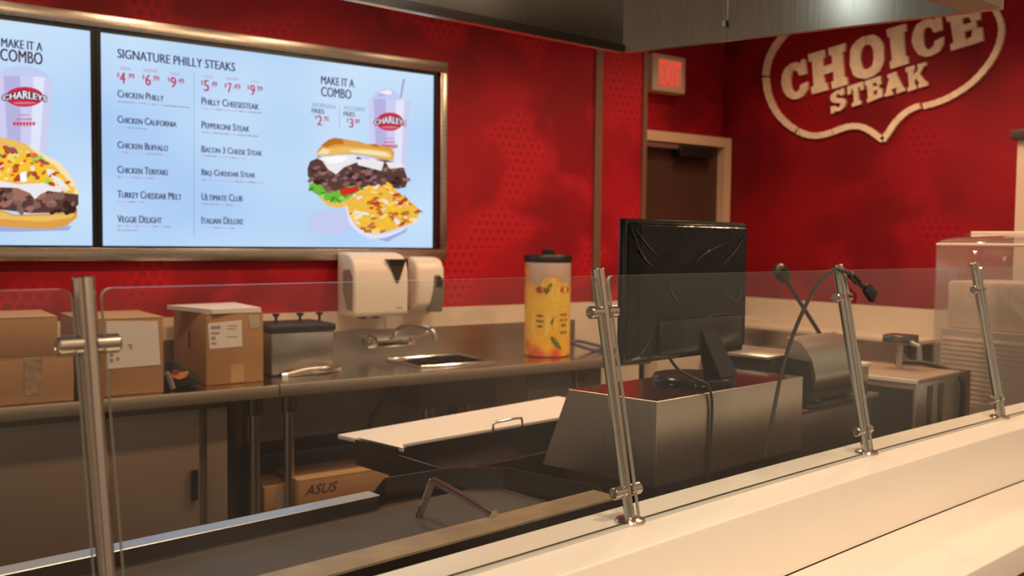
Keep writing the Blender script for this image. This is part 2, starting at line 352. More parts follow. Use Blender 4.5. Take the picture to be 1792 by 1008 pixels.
gpane(PU[0]+g, PU[1]-g, 'glass guard panel in front of the griddle and boxes')
gpane(PU[1]+g, PU[2]-g, 'glass guard panel in front of the black monitor')
gpane(PU[2]+g, PU[3]-g, 'glass guard panel between the cable post and farthest post')
gpane(PU[3]+g, 3.6, 'glass guard panel beyond the farthest post at right edge')

# door leaf and closer
struct('door_leaf', B((3.86, YE-.03, .01), (4.625, YE, 2.072)), M['doorw'], d1)
bm = B((4.20, YE-.115, 1.99), (4.50, YE-.03, 2.06), bev=.008); struct('door_closer', bm, M['black'], d1)
bm = B((3.87, YE-.10, 2.035), (4.45, YE-.08, 2.062)); struct('closer_track', bm, M['steel'], d1)
# ------------------------------------------------------------------ exit sign
th = thing('exit_sign', 'red lit exit sign on the red wall above the door', 'exit sign', (4.2, YE-.05, 2.4))
a = aty(1143, 92, YE-.10); b = aty(1199, 167, YE-.10); zt, zb = a.z, aty(1143, 157, YE-.10).z
obj('housing', B((a.x, YE-.10, zb), (b.x, YE, zt), bev=.006), M['exit'], th, label='cream housing')
fx0, fx1 = a.x+(b.x-a.x)*.17, a.x+(b.x-a.x)*.86
obj('face', B((fx0, YE-.103, zb+.028), (fx1, YE-.0995, zt-.028)), M['exitface'], th, label='glowing red face')
TEXT_CACHE = {}
def text_bm(s, small=False, bold=.012):
    """flat letters in a unit box (0..1, 0..1)"""
    cu = bpy.data.curves.new('t', 'FONT'); cu.body = s; cu.resolution_u = 3; cu.fill_mode = 'BOTH'
    if small:
        cu.small_caps_scale = .78
        for i, ch in enumerate(s):
            if ch.islower(): cu.body_format[i].use_small_caps = True
    o = bpy.data.objects.new('t', cu); C.objects.link(o); bpy.context.view_layer.update()
    me = bpy.data.meshes.new_from_object(o.evaluated_get(bpy.context.evaluated_depsgraph_get()))
    bpy.data.objects.remove(o); bpy.data.curves.remove(cu)
    bm = nb(); bm.from_mesh(me); bpy.data.meshes.remove(me)
    xs = [v.co.x for v in bm.verts]; ys = [v.co.y for v in bm.verts]
    x0, x1, y0, y1 = min(xs), max(xs), min(ys), max(ys)
    for v in bm.verts: v.co = Vector(((v.co.x-x0)/(x1-x0), (v.co.y-y0)/(y1-y0), 0))
    return bm
def text_on(bm, s, fn, small=False, bold=0):
    t = text_bm(s, small)
    for v in t.verts: v.co = fn(v.co.x, v.co.y)
    merge(bm, t)
bm = nb(); hx = fx1-fx0
text_on(bm, 'EXIT', lambda x, y: Vector((fx0+hx*(.06+.88*x), YE-.1045, zb+.04+(zt-zb-.08)*y)))
obj('letters', bm, M['exitred'], th, smooth=False, label='red letters EXIT')
# ------------------------------------------------------------------ menu board
YS = 3.982
def sp_(px, py, k=0): p = aty(px, py, YS); return Vector((p.x, YS-.0006*k, p.z))
zs0, zs1 = sp_(757, 433.5).z, sp_(757, 132).z
xs0, xs1, xm0, xm1 = sp_(178, 300).x, sp_(757.5, 300).x, sp_(160, 300).x, sp_(178, 300).x
fz0, fz1, fx1_ = aty(780, 455, 3.966).z, aty(786, 110, 3.966).z, aty(783, 300, 3.966).x
th = thing('menu_board', 'brushed steel frame around the two lit menu screens', 'frame', (1.2, YB, fz0))
XL = -1.3; fw = .052
for nm, a, b in (('top_rail', (XL, fz1-fw, ), (fx1_, fz1)), ('bottom_rail', (XL, fz0), (fx1_, fz0+fw))):
    obj(nm, B((a[0], 3.966, a[1]), (b[0], YB, b[1]), bev=.002), M['frame'], th)
obj('side_rail', B((fx1_-.04, 3.966, fz0+fw), (fx1_, YB, fz1-fw), bev=.002), M['frame'], th)
def screen(x0, x1, label):
    th = thing('menu_screen', label, 'screen', ((x0+x1)/2, YB, zs0), 0, 'menu screens')
    bz = .018
    bm = nb(); z0, z1 = fz0+fw+.001, fz1-fw-.001
    for a, b in (((x0-bz, z0), (x0, z1)), ((x1, z0), (x1+bz*.98, z1)), ((x0, z0), (x1, zs0)), ((x0, zs1), (x1, z1))):
        box(bm, (a[0], 3.974, a[1]), (b[0], YB, b[1]))
    obj('bezel', bm, M['bezel'], th, label='black bezel')
    return th
dm = bpy.data.materials.new('lit_screen'); dm.use_nodes = True; nt = dm.node_tree; nt.nodes.clear()
tc = nt.nodes.new('ShaderNodeTexCoord'); nn = nt.nodes.new('ShaderNodeTexNoise'); nn.inputs['Scale'].default_value = 1.4; nn.inputs['Detail'].default_value = 1
rp = nt.nodes.new('ShaderNodeValToRGB'); rp.color_ramp.elements[0].position = .36; rp.color_ramp.elements[1].position = .62
rp.color_ramp.elements[0].color = (*srgb(174, 206, 246), 1); rp.color_ramp.elements[1].color = (*srgb(203, 228, 251), 1)
em = nt.nodes.new('ShaderNodeEmission'); oo = nt.nodes.new('ShaderNodeOutputMaterial')
nt.links.new(tc.outputs['Object'], nn.inputs['Vector']); nt.links.new(nn.outputs['Fac'], rp.inputs[0]); nt.links.new(rp.outputs[0], em.inputs[0]); nt.links.new(em.outputs[0], oo.inputs[0])
E_ = {k: emis('screen_'+k, srgb(*v)) for k, v in dict(navy=(62, 56, 88), plum=(80, 44, 66), red=(186, 40, 84), pale=(196, 188, 226), grey=(160, 166, 200), lilac=(172, 150, 196), cup=(206, 206, 240), cupshade=(184, 180, 226), cuplight=(226, 230, 250),
    logo=(206, 48, 66), white=(240, 240, 252), pink=(208, 120, 150), bun=(222, 160, 72), bunlite=(246, 226, 180), bundark=(190, 112, 44), bunyel=(236, 190, 96), meat=(92, 62, 56), meat2=(134, 98, 88), meat3=(58, 38, 36), meat4=(160, 112, 96), cheese=(236, 232, 236), cheese2=(250, 250, 252),
    green=(110, 186, 58), green2=(64, 140, 40), green3=(160, 212, 96), tom=(206, 50, 40), onion=(150, 104, 130), yel=(248, 196, 52), yel2=(250, 216, 110), fry=(240, 186, 70), bac=(176, 74, 40), tray=(214, 212, 242), shadow=(160, 172, 220), orange=(232, 110, 50), ghost=(196, 204, 242)).items()}
EK = list(E_); EM = [E_[k] for k in EK]
def flat(bm, pts, key, k):
    """one flat patch of colour shown on the lit screen (pixel outline)"""
    t = nb(); f = t.faces.new([t.verts.new(sp_(x, y, k)) for x, y in pts]); f.normal_update()
    if f.normal.y > 0: f.normal_flip()
    f.material_index = EK.index(key); bmesh.ops.triangulate(t, faces=t.faces[:]); merge(bm, t)
def ell(cx, cy, rx, ry, n=28, rot=0, j=0):
    out = []
    for i in range(n):
        a = 2*math.pi*i/n; r = 1+random.uniform(-j, j); x, y = rx*r*math.cos(a), ry*r*math.sin(a)
        out.append((cx+x*math.cos(rot)-y*math.sin(rot), cy+x*math.sin(rot)+y*math.cos(rot)))
    return out
def z8(pts, ox, oy, k): return [(ox+x/k, oy+y/k) for x, y in pts]
def stext(bm, s, xl, yt, yb, xr, ybr, key, small=False, k=1):
    """a line of lettering: left x, cap top, baseline at left; right x, baseline at right"""
    pl, pr, pt = sp_(xl, yb, k), sp_(xr, ybr, k), sp_(xl, yt, k); zb = (pl.z+pr.z)/2; h = pt.z-pl.z
    wt_ = min(.0022, h*.06)
    for sh_ in (-.5, .0, .5):
        t = text_bm(s, small)
        for v in t.verts: v.co = Vector((pl.x+wt_*.5+(pr.x-pl.x-wt_)*v.co.x+wt_*sh_, pl.y, zb+h*v.co.y))
        for f in t.faces: f.material_index = EK.index(key)
        merge(bm, t)
def sobj(name, bm, parent, label=None): return obj(name, bm, EM, parent, smooth=False, label=label)
scr = screen(xs0, xs1, 'large lit menu screen headed SIGNATURE PHILLY STEAKS')
obj('display', B((xs0, YS, zs0), (xs1, YS+.006, zs1)), dm, scr, smooth=False, label='lit pale blue display')
bm = nb(); stext(bm, 'SIGNATURE PHILLY STEAKS', 205.4, 86.8, 103, 411.6, 123.7, 'navy'); sobj('heading', bm, scr, 'heading SIGNATURE PHILLY STEAKS')
prices = [((209.4, 219.6, 126, 145.5), (204.7, 127, 135, 209), (223, 128, 137.5, 235.5), '4', '.99', (210.7, 115, 228, 123.5)), ((254.2, 264.3, 130, 149.3), (249, 131, 139, 252.8), (266, 132, 141.5, 278.8), '6', '.99', (251, 119, 276, 127)),
 ((298.4, 308.5, 134.4, 153), (293.5, 135.5, 143, 297.3), (310, 136.6, 145.5, 322.3), '9', '.49', (298, 125, 315, 132)), ((356.5, 366, 139.7, 159.4), (352, 141, 149, 355.4), (368.5, 142, 151.6, 380), '5', '.49', (356.5, 131, 373, 137)),
 ((397.8, 405.6, 144.9, 162.3), (392.9, 146, 154, 396.7), (406.7, 146.4, 156, 420.8), '7', '.49', (395, 134, 417.5, 141)), ((437.5, 446.4, 148.2, 166.5), (432.8, 149, 157, 436.4), (448, 150.4, 159.4, 459.6), '9', '.99', (438.6, 140, 453, 145))]
for (d0, d1_, dt, db), dl, ct_, ds, cs, lb in prices:
    bm = nb(); stext(bm, ds, d0, dt, db, d1_, db+.8, 'red'); stext(bm, '$', dl[0], dl[1], dl[2], dl[3], dl[2], 'red'); stext(bm, cs, ct_[0], ct_[1], ct_[2], ct_[3], ct_[2]+.8, 'red')
    flat(bm, [(lb[0], lb[1]+1), (lb[2], lb[1]+2.6), (lb[2], lb[3]), (lb[0], lb[3]-1.6)], 'pale', 1)
    sobj('price', bm, scr)
items = [('Chicken Philly', 205.4, 157.8, 170.5, 286.6, 176.8, [(177.2, 332.6, 188.4)]), ('Chicken California', 205.4, 202.5, 215.2, 309, 222.3, [(222.3, 257, 225.4)]), ('Chicken Buffalo', 205.4, 246.9, 259.4, 294, 264.7, [(265.6, 292.9, 271)]),
 ('Chicken Teriyaki', 205.4, 290.3, 303.3, 293.3, 306.6, [(309.4, 285.8, 313)]), ('Turkey Cheddar Melt', 205.4, 333.5, 346.8, 317.7, 349.3, [(352.6, 253, 354)]), ('Veggie Delight', 205.4, 376.4, 389.5, 283.3, 390.7, [(395.2, 298.8, 397), (402.6, 245.6, 403.6)]),
 ('Philly Cheesesteak', 352.5, 171, 184, 453, 191, [(189.3, 459, 198)]), ('Pepperoni Steak', 352.5, 212.5, 225.2, 436.8, 230.4, [(231, 452.5, 238.6)]), ('Bacon 3 Cheese Steak', 352.5, 255, 266.5, 459, 272.8, [(272, 434, 278)]),
 ('Bbq Cheddar Steak', 352.5, 296, 308.4, 447, 312.4, [(314.6, 460, 320)]), ('Ultimate Club', 352.5, 338, 350.5, 424.5, 352.6, [(356.6, 419, 359.4)]), ('Italian Deluxe', 352.5, 378.7, 391.2, 425.7, 393.3, [(397.6, 411, 399.6)])]
for s, xl, yt, yb, xr, ybr, desc in items:
    bm = nb(); stext(bm, s, xl, yt, yb, xr, ybr, 'navy', True)
    for y0, x1, y1 in desc:
        x = xl
        while x < x1-2:
            wd = random.uniform(5, 14); xe = min(x+wd, x1); f0 = (x-xl)/(x1-xl); f1 = (xe-xl)/(x1-xl)
            flat(bm, [(x, y0+(y1-y0)*f0-1.1), (xe, y0+(y1-y0)*f1-1.1), (xe, y0+(y1-y0)*f1+1.3), (x, y0+(y1-y0)*f0+1.3)], 'grey' if random.random() < .5 else 'pale', 1); x = xe+1.1
    sobj('menu_line', bm, scr)
bm = nb(); flat(bm, [(338.9, 129), (339.9, 129), (339.9, 416), (338.9, 416)], 'grey', 1); sobj('divider', bm, scr)
bm = nb(); flat(bm, [(593.8, 185), (594.7, 185), (594.7, 225.5), (593.8, 225.5)], 'grey', 1); sobj('divider', bm, scr)
bm = nb(); stext(bm, 'MAKE IT A', 561.7, 132.8, 147, 620, 153, 'navy'); stext(bm, 'COMBO', 561.7, 151.7, 168.6, 615, 173.5, 'navy'); sobj('heading', bm, scr, 'heading MAKE IT A COMBO')
for xl, a, b, s1, (d, d0, d1_, dt, db), (c, c0, c1, c_t, cb), (s0, s1_, st_, sb) in ((545.4, (179.6, 187, 588.8, 190.8), (189.6, 197.8, 567.6, 199.4), 'W/ORIGINAL', ('2', 554.7, 563.8, 201.7, 219), ('.95', 565, 575.8, 203, 211.7), (551, 553.8, 202, 209)),
  (601, (184.8, 192, 640, 195.9), (195, 203, 621, 204.6), 'W/GOURMET', ('3', 610.6, 618.6, 206.8, 223.2), ('.89', 620, 629.4, 208, 216), (607, 609.7, 207, 214))):
    bm = nb(); stext(bm, s1, xl, a[0], a[1], a[2], a[3], 'grey'); stext(bm, 'FRIES', xl, b[0], b[1], b[2], b[3], 'navy'); stext(bm, d, d0, dt, db, d1_, db+.6, 'red'); stext(bm, c, c0, c_t, cb, c1, cb+.6, 'red'); stext(bm, '$', s0, st_, sb, s1_, sb, 'red'); sobj('price', bm, scr)
def cup(bm, l, r, top, bl, br, bot, cx, cy, rx, ry, straw=None, tilt=.06):
    dx = r-l
    flat(bm, [(l, top), (r, top+dx*tilt), (br, bot), (bl, bot)], 'cup', 1)
    flat(bm, [(l+dx*.12, top+1), (l+dx*.42, top+2), (bl+(br-bl)*.44, bot), (bl+(br-bl)*.16, bot)], 'cupshade', 2)
    flat(bm, [(l+dx*.66, top+3), (l+dx*.86, top+4), (bl+(br-bl)*.84, bot), (bl+(br-bl)*.64, bot)], 'cuplight', 2)
    flat(bm, ell(cx, cy, rx, ry, 32), 'logo', 3); flat(bm, [(x, y) for x, y in ell(cx, cy+ry*.62, rx*.62, ry*.12, 20)], 'pink', 4)
    e = rx*1.16
    p0, p1 = sp_(cx-e, cy+ry*.35, 5), sp_(cx+e, cy+ry*.45, 5); h = sp_(cx, cy-ry*.38, 5).z-sp_(cx, cy+ry*.28, 5).z
    for key, k, oo_ in (('plum', 5, [(.0045*math.cos(a), .0045*math.sin(a)) for a in [q*math.pi/4 for q in range(8)]]), ('white', 6, [(0, 0), (.0018, 0)])):
        for ox, oz in oo_:
            t = text_bm('CHARLEYS')
            for v in t.verts:
                q = v.co.x-.5; zz_ = p0.z+(p1.z-p0.z)*v.co.x+h*v.co.y*(1.25-1.2*abs(q))+h*.55*(1-4*q*q)*.55
                v.co = Vector((p0.x+(p1.x-p0.x)*v.co.x+ox, YS-.0006*k, zz_+oz))
            for f in t.faces: f.material_index = EK.index(key)
            merge(bm, t)
    w_ = rx*1.2
    for i, (f, hh, key) in enumerate(((.5, .14, 'pink'), (.72, .22, 'pink'), (1.0, .34, 'logo'), (.62, .06, 'pink'))):
        yy = cy+ry*(1.75+i*.38)
        if yy > bot-2: break
        for q in range(int(3+4*f)):
            n_ = int(3+4*f); xa = cx-w_*f*.5+w_*f*q/n_
            flat(bm, [(xa, yy), (xa+w_*f/n_*.75, yy), (xa+w_*f/n_*.75, yy+ry*hh), (xa, yy+ry*hh)], key, 3)
bm = nb()
flat(bm, [(650, 172), (655, 164), (664, 158), (676, 155), (688, 158), (697, 166), (703, 176)], 'ghost', 1); flat(bm, ell(676, 162, 9, 4, 12, 0, .3), 'white', 2); flat(bm, ell(668, 167, 7, 3, 12, 0, .3), 'cupshade', 2)
flat(bm, [(705, 138), (708.5, 138), (702, 172), (699.5, 171)], 'lilac', 2)
cup(bm, 644.3, 718, 171.5, 650, 711, 305, 681.8, 213, 23.6, 16); sobj('drink_picture', bm, scr, 'picture of a milkshake cup')
K = 3.982
def zz(pts): return z8(pts, 400, 230, K)
def blobs(bm, poly, keys, n, smin, smax, k, asp=(.35, .8)):
    xs = [p[0] for p in poly]; ys = [p[1] for p in poly]
    def ins(x, y):
        c = False
        for i in range(len(poly)):
            (x1, y1), (x2, y2) = poly[i], poly[i-1]
            if (y1 > y) != (y2 > y) and x < (x2-x1)*(y-y1)/(y2-y1)+x1: c = not c
        return c
    m = 0; tries = 0
    while m < n and tries < n*20:
        tries += 1; x, y = random.uniform(min(xs), max(xs)), random.uniform(min(ys), max(ys))
        if not ins(x, y): continue
        s = random.uniform(smin, smax); flat(bm, ell(x, y, s, s*random.uniform(*asp), 9, random.uniform(-.9, .9), .25), random.choice(keys), k+.04*m); m += 1
bm = nb()
flat(bm, zz([(600, 560), (800, 560), (860, 640), (800, 720), (640, 725), (550, 690), (560, 620)]), 'ghost', 1)
flat(bm, zz([(630, 460), (700, 440), (860, 460), (840, 520), (760, 535), (690, 520)]), 'bunyel', 1.5)
gp = zz([(560, 365), (640, 350), (900, 370), (960, 380), (940, 420), (850, 455), (820, 480), (740, 500), (680, 470), (630, 450), (575, 415)])
flat(bm, gp, 'green', 2); blobs(bm, gp, ['green', 'green2', 'green3'], 34, 3, 8, 2.2)
flat(bm, zz([(770, 400), (900, 380), (915, 410), (850, 440), (780, 445)]), 'tom', 4)
mp_ = zz([(548, 260), (565, 210), (620, 185), (760, 180), (900, 190), (1100, 200), (1210, 230), (1250, 340), (1230, 390), (1180, 400), (1040, 380), (940, 390), (860, 375), (760, 410), (690, 430), (640, 370), (575, 345), (550, 310)])
flat(bm, mp_, 'meat', 4.5); blobs(bm, mp_, ['meat', 'meat2', 'meat3', 'meat4', 'onion', 'meat2', 'meat3'], 120, 2, 7.5, 4.6)
flat(bm, zz([(610, 185), (760, 165), (880, 170), (890, 215), (800, 250), (745, 300), (690, 265), (650, 205)]), 'cheese', 10); flat(bm, zz([(880, 195), (1000, 190), (1080, 215), (1060, 275), (1000, 260), (900, 235)]), 'cheese', 10); flat(bm, zz([(1090, 215), (1200, 215), (1225, 250), (1120, 260)]), 'cheese', 10)
flat(bm, zz([(640, 190), (760, 172), (830, 180), (790, 215), (700, 225)]), 'cheese2', 10.3)
bn = zz([(606, 165), (618, 130), (650, 90), (690, 58), (735, 44), (790, 52), (850, 62), (905, 70), (955, 88), (1010, 86), (1060, 100), (1120, 112), (1150, 150), (1140, 200), (1080, 198), (960, 172), (860, 158), (760, 162), (690, 172)])
flat(bm, bn, 'bun', 11); flat(bm, zz([(640, 100), (690, 60), (735, 46), (790, 54), (800, 90), (740, 90), (680, 110)]), 'bundark', 11.3); flat(bm, zz([(980, 96), (1010, 88), (1055, 100), (1030, 112)]), 'bundark', 11.3)
flat(bm, zz([(620, 155), (690, 120), (790, 105), (900, 112), (1010, 122), (1120, 140), (1140, 185), (1080, 190), (960, 165), (860, 150), (760, 155), (690, 165)]), 'bunyel', 11.4); flat(bm, zz([(610, 160), (650, 120), (700, 125), (690, 160)]), 'bunlite', 11.5); flat(bm, zz([(830, 130), (960, 128), (1090, 145), (1130, 178), (1000, 165), (860, 148)]), 'bunlite', 11.5)
sobj('sandwich_picture', bm, scr, 'picture of a cheesesteak sandwich')
bm = nb()
flat(bm, zz([(870, 640), (950, 720), (1100, 770), (1230, 700), (1260, 640)]), 'shadow', 12)
fp = zz([(810, 500), (860, 450), (960, 385), (1060, 385), (1120, 370), (1165, 430), (1240, 470), (1300, 520), (1335, 555), (1310, 600), (1265, 640), (1100, 700), (1000, 705), (920, 690), (850, 640), (815, 570)])
flat(bm, zz([(805, 510), (812, 560), (840, 640), (900, 705), (985, 742), (1080, 735), (1200, 690), (1265, 640), (1280, 600), (1000, 640), (850, 560)]), 'tray', 12.5)
flat(bm, fp, 'fry', 13); blobs(bm, fp, ['fry', 'yel', 'yel2', 'bac', 'bunlite', 'yel', 'cheese', 'bundark', 'bundark', 'tom'], 120, 3.5, 9, 13.1, (.28, .5))
flat(bm, zz([(805, 520), (815, 515), (840, 600), (880, 660), (940, 705), (1000, 722), (1090, 715), (1200, 680), (1268, 638), (1262, 652), (1190, 700), (1080, 742), (985, 748), (900, 710), (835, 645)]), 'cuplight', 22)
sobj('fries_picture', bm, scr, 'picture of loaded fries in a white tray')
# left screen, cut by the frame's edge
sc2 = screen(xm0-(xs1-xs0), xm0, 'lit menu screen at the left edge showing a cup and sandwich')
obj('display', B((xm0-(xs1-xs0), YS, zs0), (xm0, YS+.006, zs1)), dm, sc2, smooth=False, label='lit pale blue display')
bm = nb(); stext(bm, 'MAKE IT A', 2, 67.8, 83, 74.6, 88.4, 'navy'); stext(bm, 'COMBO', 0, 85.4, 107, 74.9, 112.6, 'plum'); sobj('heading', bm, sc2, 'heading MAKE IT A COMBO')
bm = nb(); flat(bm, [(-2, 130), (10, 120), (30, 116), (60, 118), (80, 128), (86, 137)], 'ghost', 1); cup(bm, -6, 91.7, 131, 3, 80, 290, 42.7, 169.6, 33, 17.5); sobj('drink_picture', bm, sc2, 'picture of a paper cup')
def z4(p): return z8(p, 0, 230, K)
bm = nb()
flat(bm, z4([(-300, 690), (100, 700), (480, 690), (500, 660), (-300, 640)]), 'shadow', 1)
flat(bm, z4([(-500, 545), (0, 545), (100, 580), (250, 575), (450, 565), (540, 540), (535, 600), (470, 655), (350, 680), (150, 675), (0, 660), (-300, 640), (-500, 600)]), 'bun', 7); flat(bm, z4([(-500, 560), (0, 558), (100, 592), (250, 590), (450, 578), (530, 560), (500, 600), (300, 630), (0, 610), (-400, 600)]), 'bunyel', 7.5)
flat(bm, z4([(-600, 300), (-400, 120), (-200, 50), (0, 42), (80, 55), (180, 88), (300, 155), (420, 220), (480, 290), (520, 360), (552, 440), (480, 470), (200, 400), (-400, 420)]), 'bunyel', 7); flat(bm, z4([(180, 88), (300, 155), (420, 220), (480, 290), (520, 360), (552, 440), (520, 440), (470, 340), (390, 250), (280, 180)]), 'bunlite', 7.3)
ma = z4([(-400, 400), (0, 380), (200, 400), (545, 440), (545, 500), (520, 545), (440, 565), (220, 570), (0, 545), (-400, 560)]); flat(bm, ma, 'meat', 8); blobs(bm, [p for p in ma], ['meat2', 'meat4', 'meat', 'meat3', 'meat4', 'meat2'], 90, 4, 13, 8.1, (.5, .9))
vg = z4([(-300, 150), (0, 110), (150, 130), (300, 190), (380, 240), (440, 320), (520, 420), (420, 400), (250, 350), (0, 340), (-300, 330)]); flat(bm, vg, 'yel', 13); blobs(bm, vg, ['yel', 'yel2', 'tom', 'orange', 'green3', 'bunlite', 'cheese', 'bac', 'meat2', 'bundark'], 120, 3, 8.5, 13.1, (.4, .8))
flat(bm, z4([(-300, 340), (0, 345), (120, 370), (300, 360), (430, 410), (420, 425), (330, 415), (275, 440), (240, 475), (205, 430), (120, 395), (0, 390), (-300, 390)]), 'cheese', 19); flat(bm, z4([(135, 290), (180, 280), (185, 350), (140, 355)]), 'cheese2', 19.2); flat(bm, z4([(350, 300), (420, 330), (490, 410), (430, 390), (370, 350)]), 'cheese', 19.2)
sobj('sandwich_picture', bm, sc2, 'picture of a loaded sandwich')

struct('wall_low', B((3.79, 3.88, 0), (4.68, 3.99, 1.0)), M['tan'], label='low cream wall in front of the exit door', cat='wall')
# ------------------------------------------------------------------ steak sign on the right wall
XS = XRW
def sg(px, py, d=0): p = atx(px, py, XS-d); return p
def z7(x, y): return (1300+x/3.638, y/3.638)
sgn = thing('wall_sign', 'raised cream shield sign reading CHOICE STEAK on red wall', 'sign', (XS, 2.9, 2.0))
DS = .016
def raised(name, polys, holes=None):
    bm = nb()
    for pts in polys:
        P3 = [sg(*z7(x, y), DS) for x, y in pts]
        P3 = [Vector((XS-DS, p.y, p.z)) for p in P3]
        prism(bm, P3, (DS, 0, 0))
    return obj(name, bm, M['sign'], sgn, smooth=False)
def quadmap(q):
    (ax, ay), (bx, by), (cx_, cy_), (dx, dy) = q   # bottom left, bottom right, top right, top left
    def f(x, y):
        return (ax*(1-x)*(1-y)+bx*x*(1-y)+cx_*x*y+dx*(1-x)*y, ay*(1-x)*(1-y)+by*x*(1-y)+cy_*x*y+dy*(1-x)*y)
    return f
def ring(cx, cy, ro, ri, a0, a1, n=22, pw=2.6):
    def pt(a, r):
        c, s_ = math.cos(a), math.sin(a); return (cx+r[0]*math.copysign(abs(c)**(2/pw), c), cy+r[1]*math.copysign(abs(s_)**(2/pw), s_))
    return [pt(a0+(a1-a0)*i/n, ro) for i in range(n+1)]+[pt(a1+(a0-a1)*i/n, ri) for i in range(n+1)]
GL = {
 'C': [[(.98, .60), (.70, .60), (.66, .72), (.55, .80), (.42, .76), (.36, .60), (.36, .36), (.44, .22), (.56, .19), (.68, .24), (.72, .36), (1.0, .40), (.98, .20), (.82, .05), (.60, 0), (.38, .02), (.18, .14), (.05, .34), (0, .56), (.06, .76), (.20, .92), (.42, 1.0), (.62, .99), (.78, .93), (.84, 1.0), (.98, 1.0)]],
 'H': [[(0, 0), (.44, 0), (.44, .18), (.37, .18), (.37, .40), (.63, .40), (.63, .18), (.56, .18), (.56, 0), (1, 0), (1, .18), (.93, .18), (.93, .82), (1, .82), (1, 1), (.56, 1), (.56, .82), (.63, .82), (.63, .60), (.37, .60), (.37, .82), (.44, .82), (.44, 1), (0, 1), (0, .82), (.07, .82), (.07, .18), (0, .18)]],
 'O': [ring(.5, .5, (.5, .5), (.19, .29), R(-90), R(90), 22, 2.5), ring(.5, .5, (.5, .5), (.19, .29), R(90), R(270), 22, 2.5)],
 'I': [[(0, 0), (1, 0), (1, .18), (.86, .20), (.86, .80), (1, .82), (1, 1), (0, 1), (0, .82), (.14, .80), (.14, .20), (0, .18)]],
 'E': [[(0, 0), (1, 0), (1, .40), (.72, .40), (.66, .22), (.46, .20), (.46, .42), (.84, .42), (.84, .60), (.46, .60), (.46, .80), (.66, .78), (.72, .62), (.98, .62), (.98, 1), (0, 1), (0, .82), (.10, .80), (.10, .20), (0, .18)]],
 'S': [[(0, 0), (.22, 0), (.24, .06), (.45, .0), (.70, .02), (.93, .12), (1, .28), (.96, .44), (.82, .54), (.50, .62), (.38, .67), (.36, .76), (.46, .82), (.60, .80), (.68, .70), (.94, .70), (.94, 1), (.74, 1), (.72, .95), (.52, 1), (.26, .97), (.06, .86), (.02, .70), (.08, .56), (.24, .46), (.56, .38), (.66, .31), (.62, .21), (.50, .18), (.36, .21), (.26, .33), (0, .33)]],
 'T': [[(.22, 0), (.80, 0), (.80, .16), (.66, .18), (.66, .80), (.76, .80), (.80, .62), (1, .62), (1, 1), (0, 1), (0, .62), (.20, .62), (.24, .80), (.36, .80), (.36, .18), (.22, .16)]],
 'A': [[(0, 0), (.40, 0), (.40, .16), (.34, .18), (.37, .28), (.62, .28), (.65, .18), (.58, .16), (.58, 0), (1, 0), (1, .16), (.94, .18), (.72, .86), (.72, 1), (.24, 1), (.24, .84), (.32, .82), (.06, .18), (0, .16)]],
 'K': [[(0, 0), (.44, 0), (.44, .16), (.36, .18), (.36, .36), (.44, .44), (.60, .18), (.54, .16), (.54, 0), (1, 0), (1, .16), (.92, .18), (.64, .58), (.84, .82), (1, .84), (1, 1), (.58, 1), (.58, .84), (.62, .82), (.36, .58), (.36, .82), (.44, .84), (.44, 1), (0, 1), (0, .84), (.08, .82), (.08, .18), (0, .16)]]}
LQ = [('C', [(252, 655), (418, 612), (398, 372), (234, 425)]), ('H', [(438, 600), (667, 537), (647, 278), (416, 347)]), ('O', [(690, 525), (905, 462), (890, 198), (672, 262)]), ('I', [(938, 438), (1053, 402), (1034, 152), (913, 190)]),
      ('C', [(1085, 392), (1282, 330), (1262, 92), (1063, 152)]), ('E', [(1325, 322), (1528, 262), (1507, 34), (1290, 100)]),
      ('S', [(560, 724), (656, 690), (648, 556), (553, 592)]), ('T', [(672, 690), (772, 655), (766, 518), (663, 550)]), ('E', [(790, 655), (888, 614), (878, 483), (776, 518)]), ('A', [(903, 617), (1032, 578), (1010, 445), (888, 487)]), ('K', [(1050, 582), (1176, 543), (1166, 393), (1034, 432)])]
random.seed(11)
for ch, q in LQ:
    f = quadmap(q); raised('letter', [[f(x+random.uniform(-.012, .012), y+random.uniform(-.012, .012)) for x, y in pl] for pl in GL[ch]])
def ribbon(path, w):
    pts = [Vector((x, y, 0)) for x, y in path]; sp2 = spline(pts, 6); l, r_ = [], []
    for i, p in enumerate(sp2):
        d = (sp2[min(i+1, len(sp2)-1)]-sp2[max(i-1, 0)]).normalized(); n = Vector((-d.y, d.x, 0)); ww = w*(1+.06*math.sin(i*1.7))
        l.append(p+n*ww/2); r_.append(p-n*ww/2)
    return l, r_
def ribbons(name, paths, w=36):
    bm = nb()
    for path in paths:
        l, r_ = ribbon(path, w); t = nb(); ra = []
        for a, b in zip(l, r_):
            pa, pb = sg(*z7(a.x, a.y), DS), sg(*z7(b.x, b.y), DS)
            ra.append([t.verts.new((XS-DS, pa.y, pa.z)), t.verts.new((XS, pa.y, pa.z)), t.verts.new((XS, pb.y, pb.z)), t.verts.new((XS-DS, pb.y, pb.z))])
        for a, b in zip(ra, ra[1:]):
            for k in range(4): t.faces.new((a[k], a[(k+1) % 4], b[(k+1) % 4], b[k]))
        t.faces.new(ra[0]); t.faces.new(ra[-1][::-1]); bmesh.ops.recalc_face_normals(t, faces=t.faces); merge(bm, t)
    return obj(name, bm, M['sign'], sgn, smooth=False)
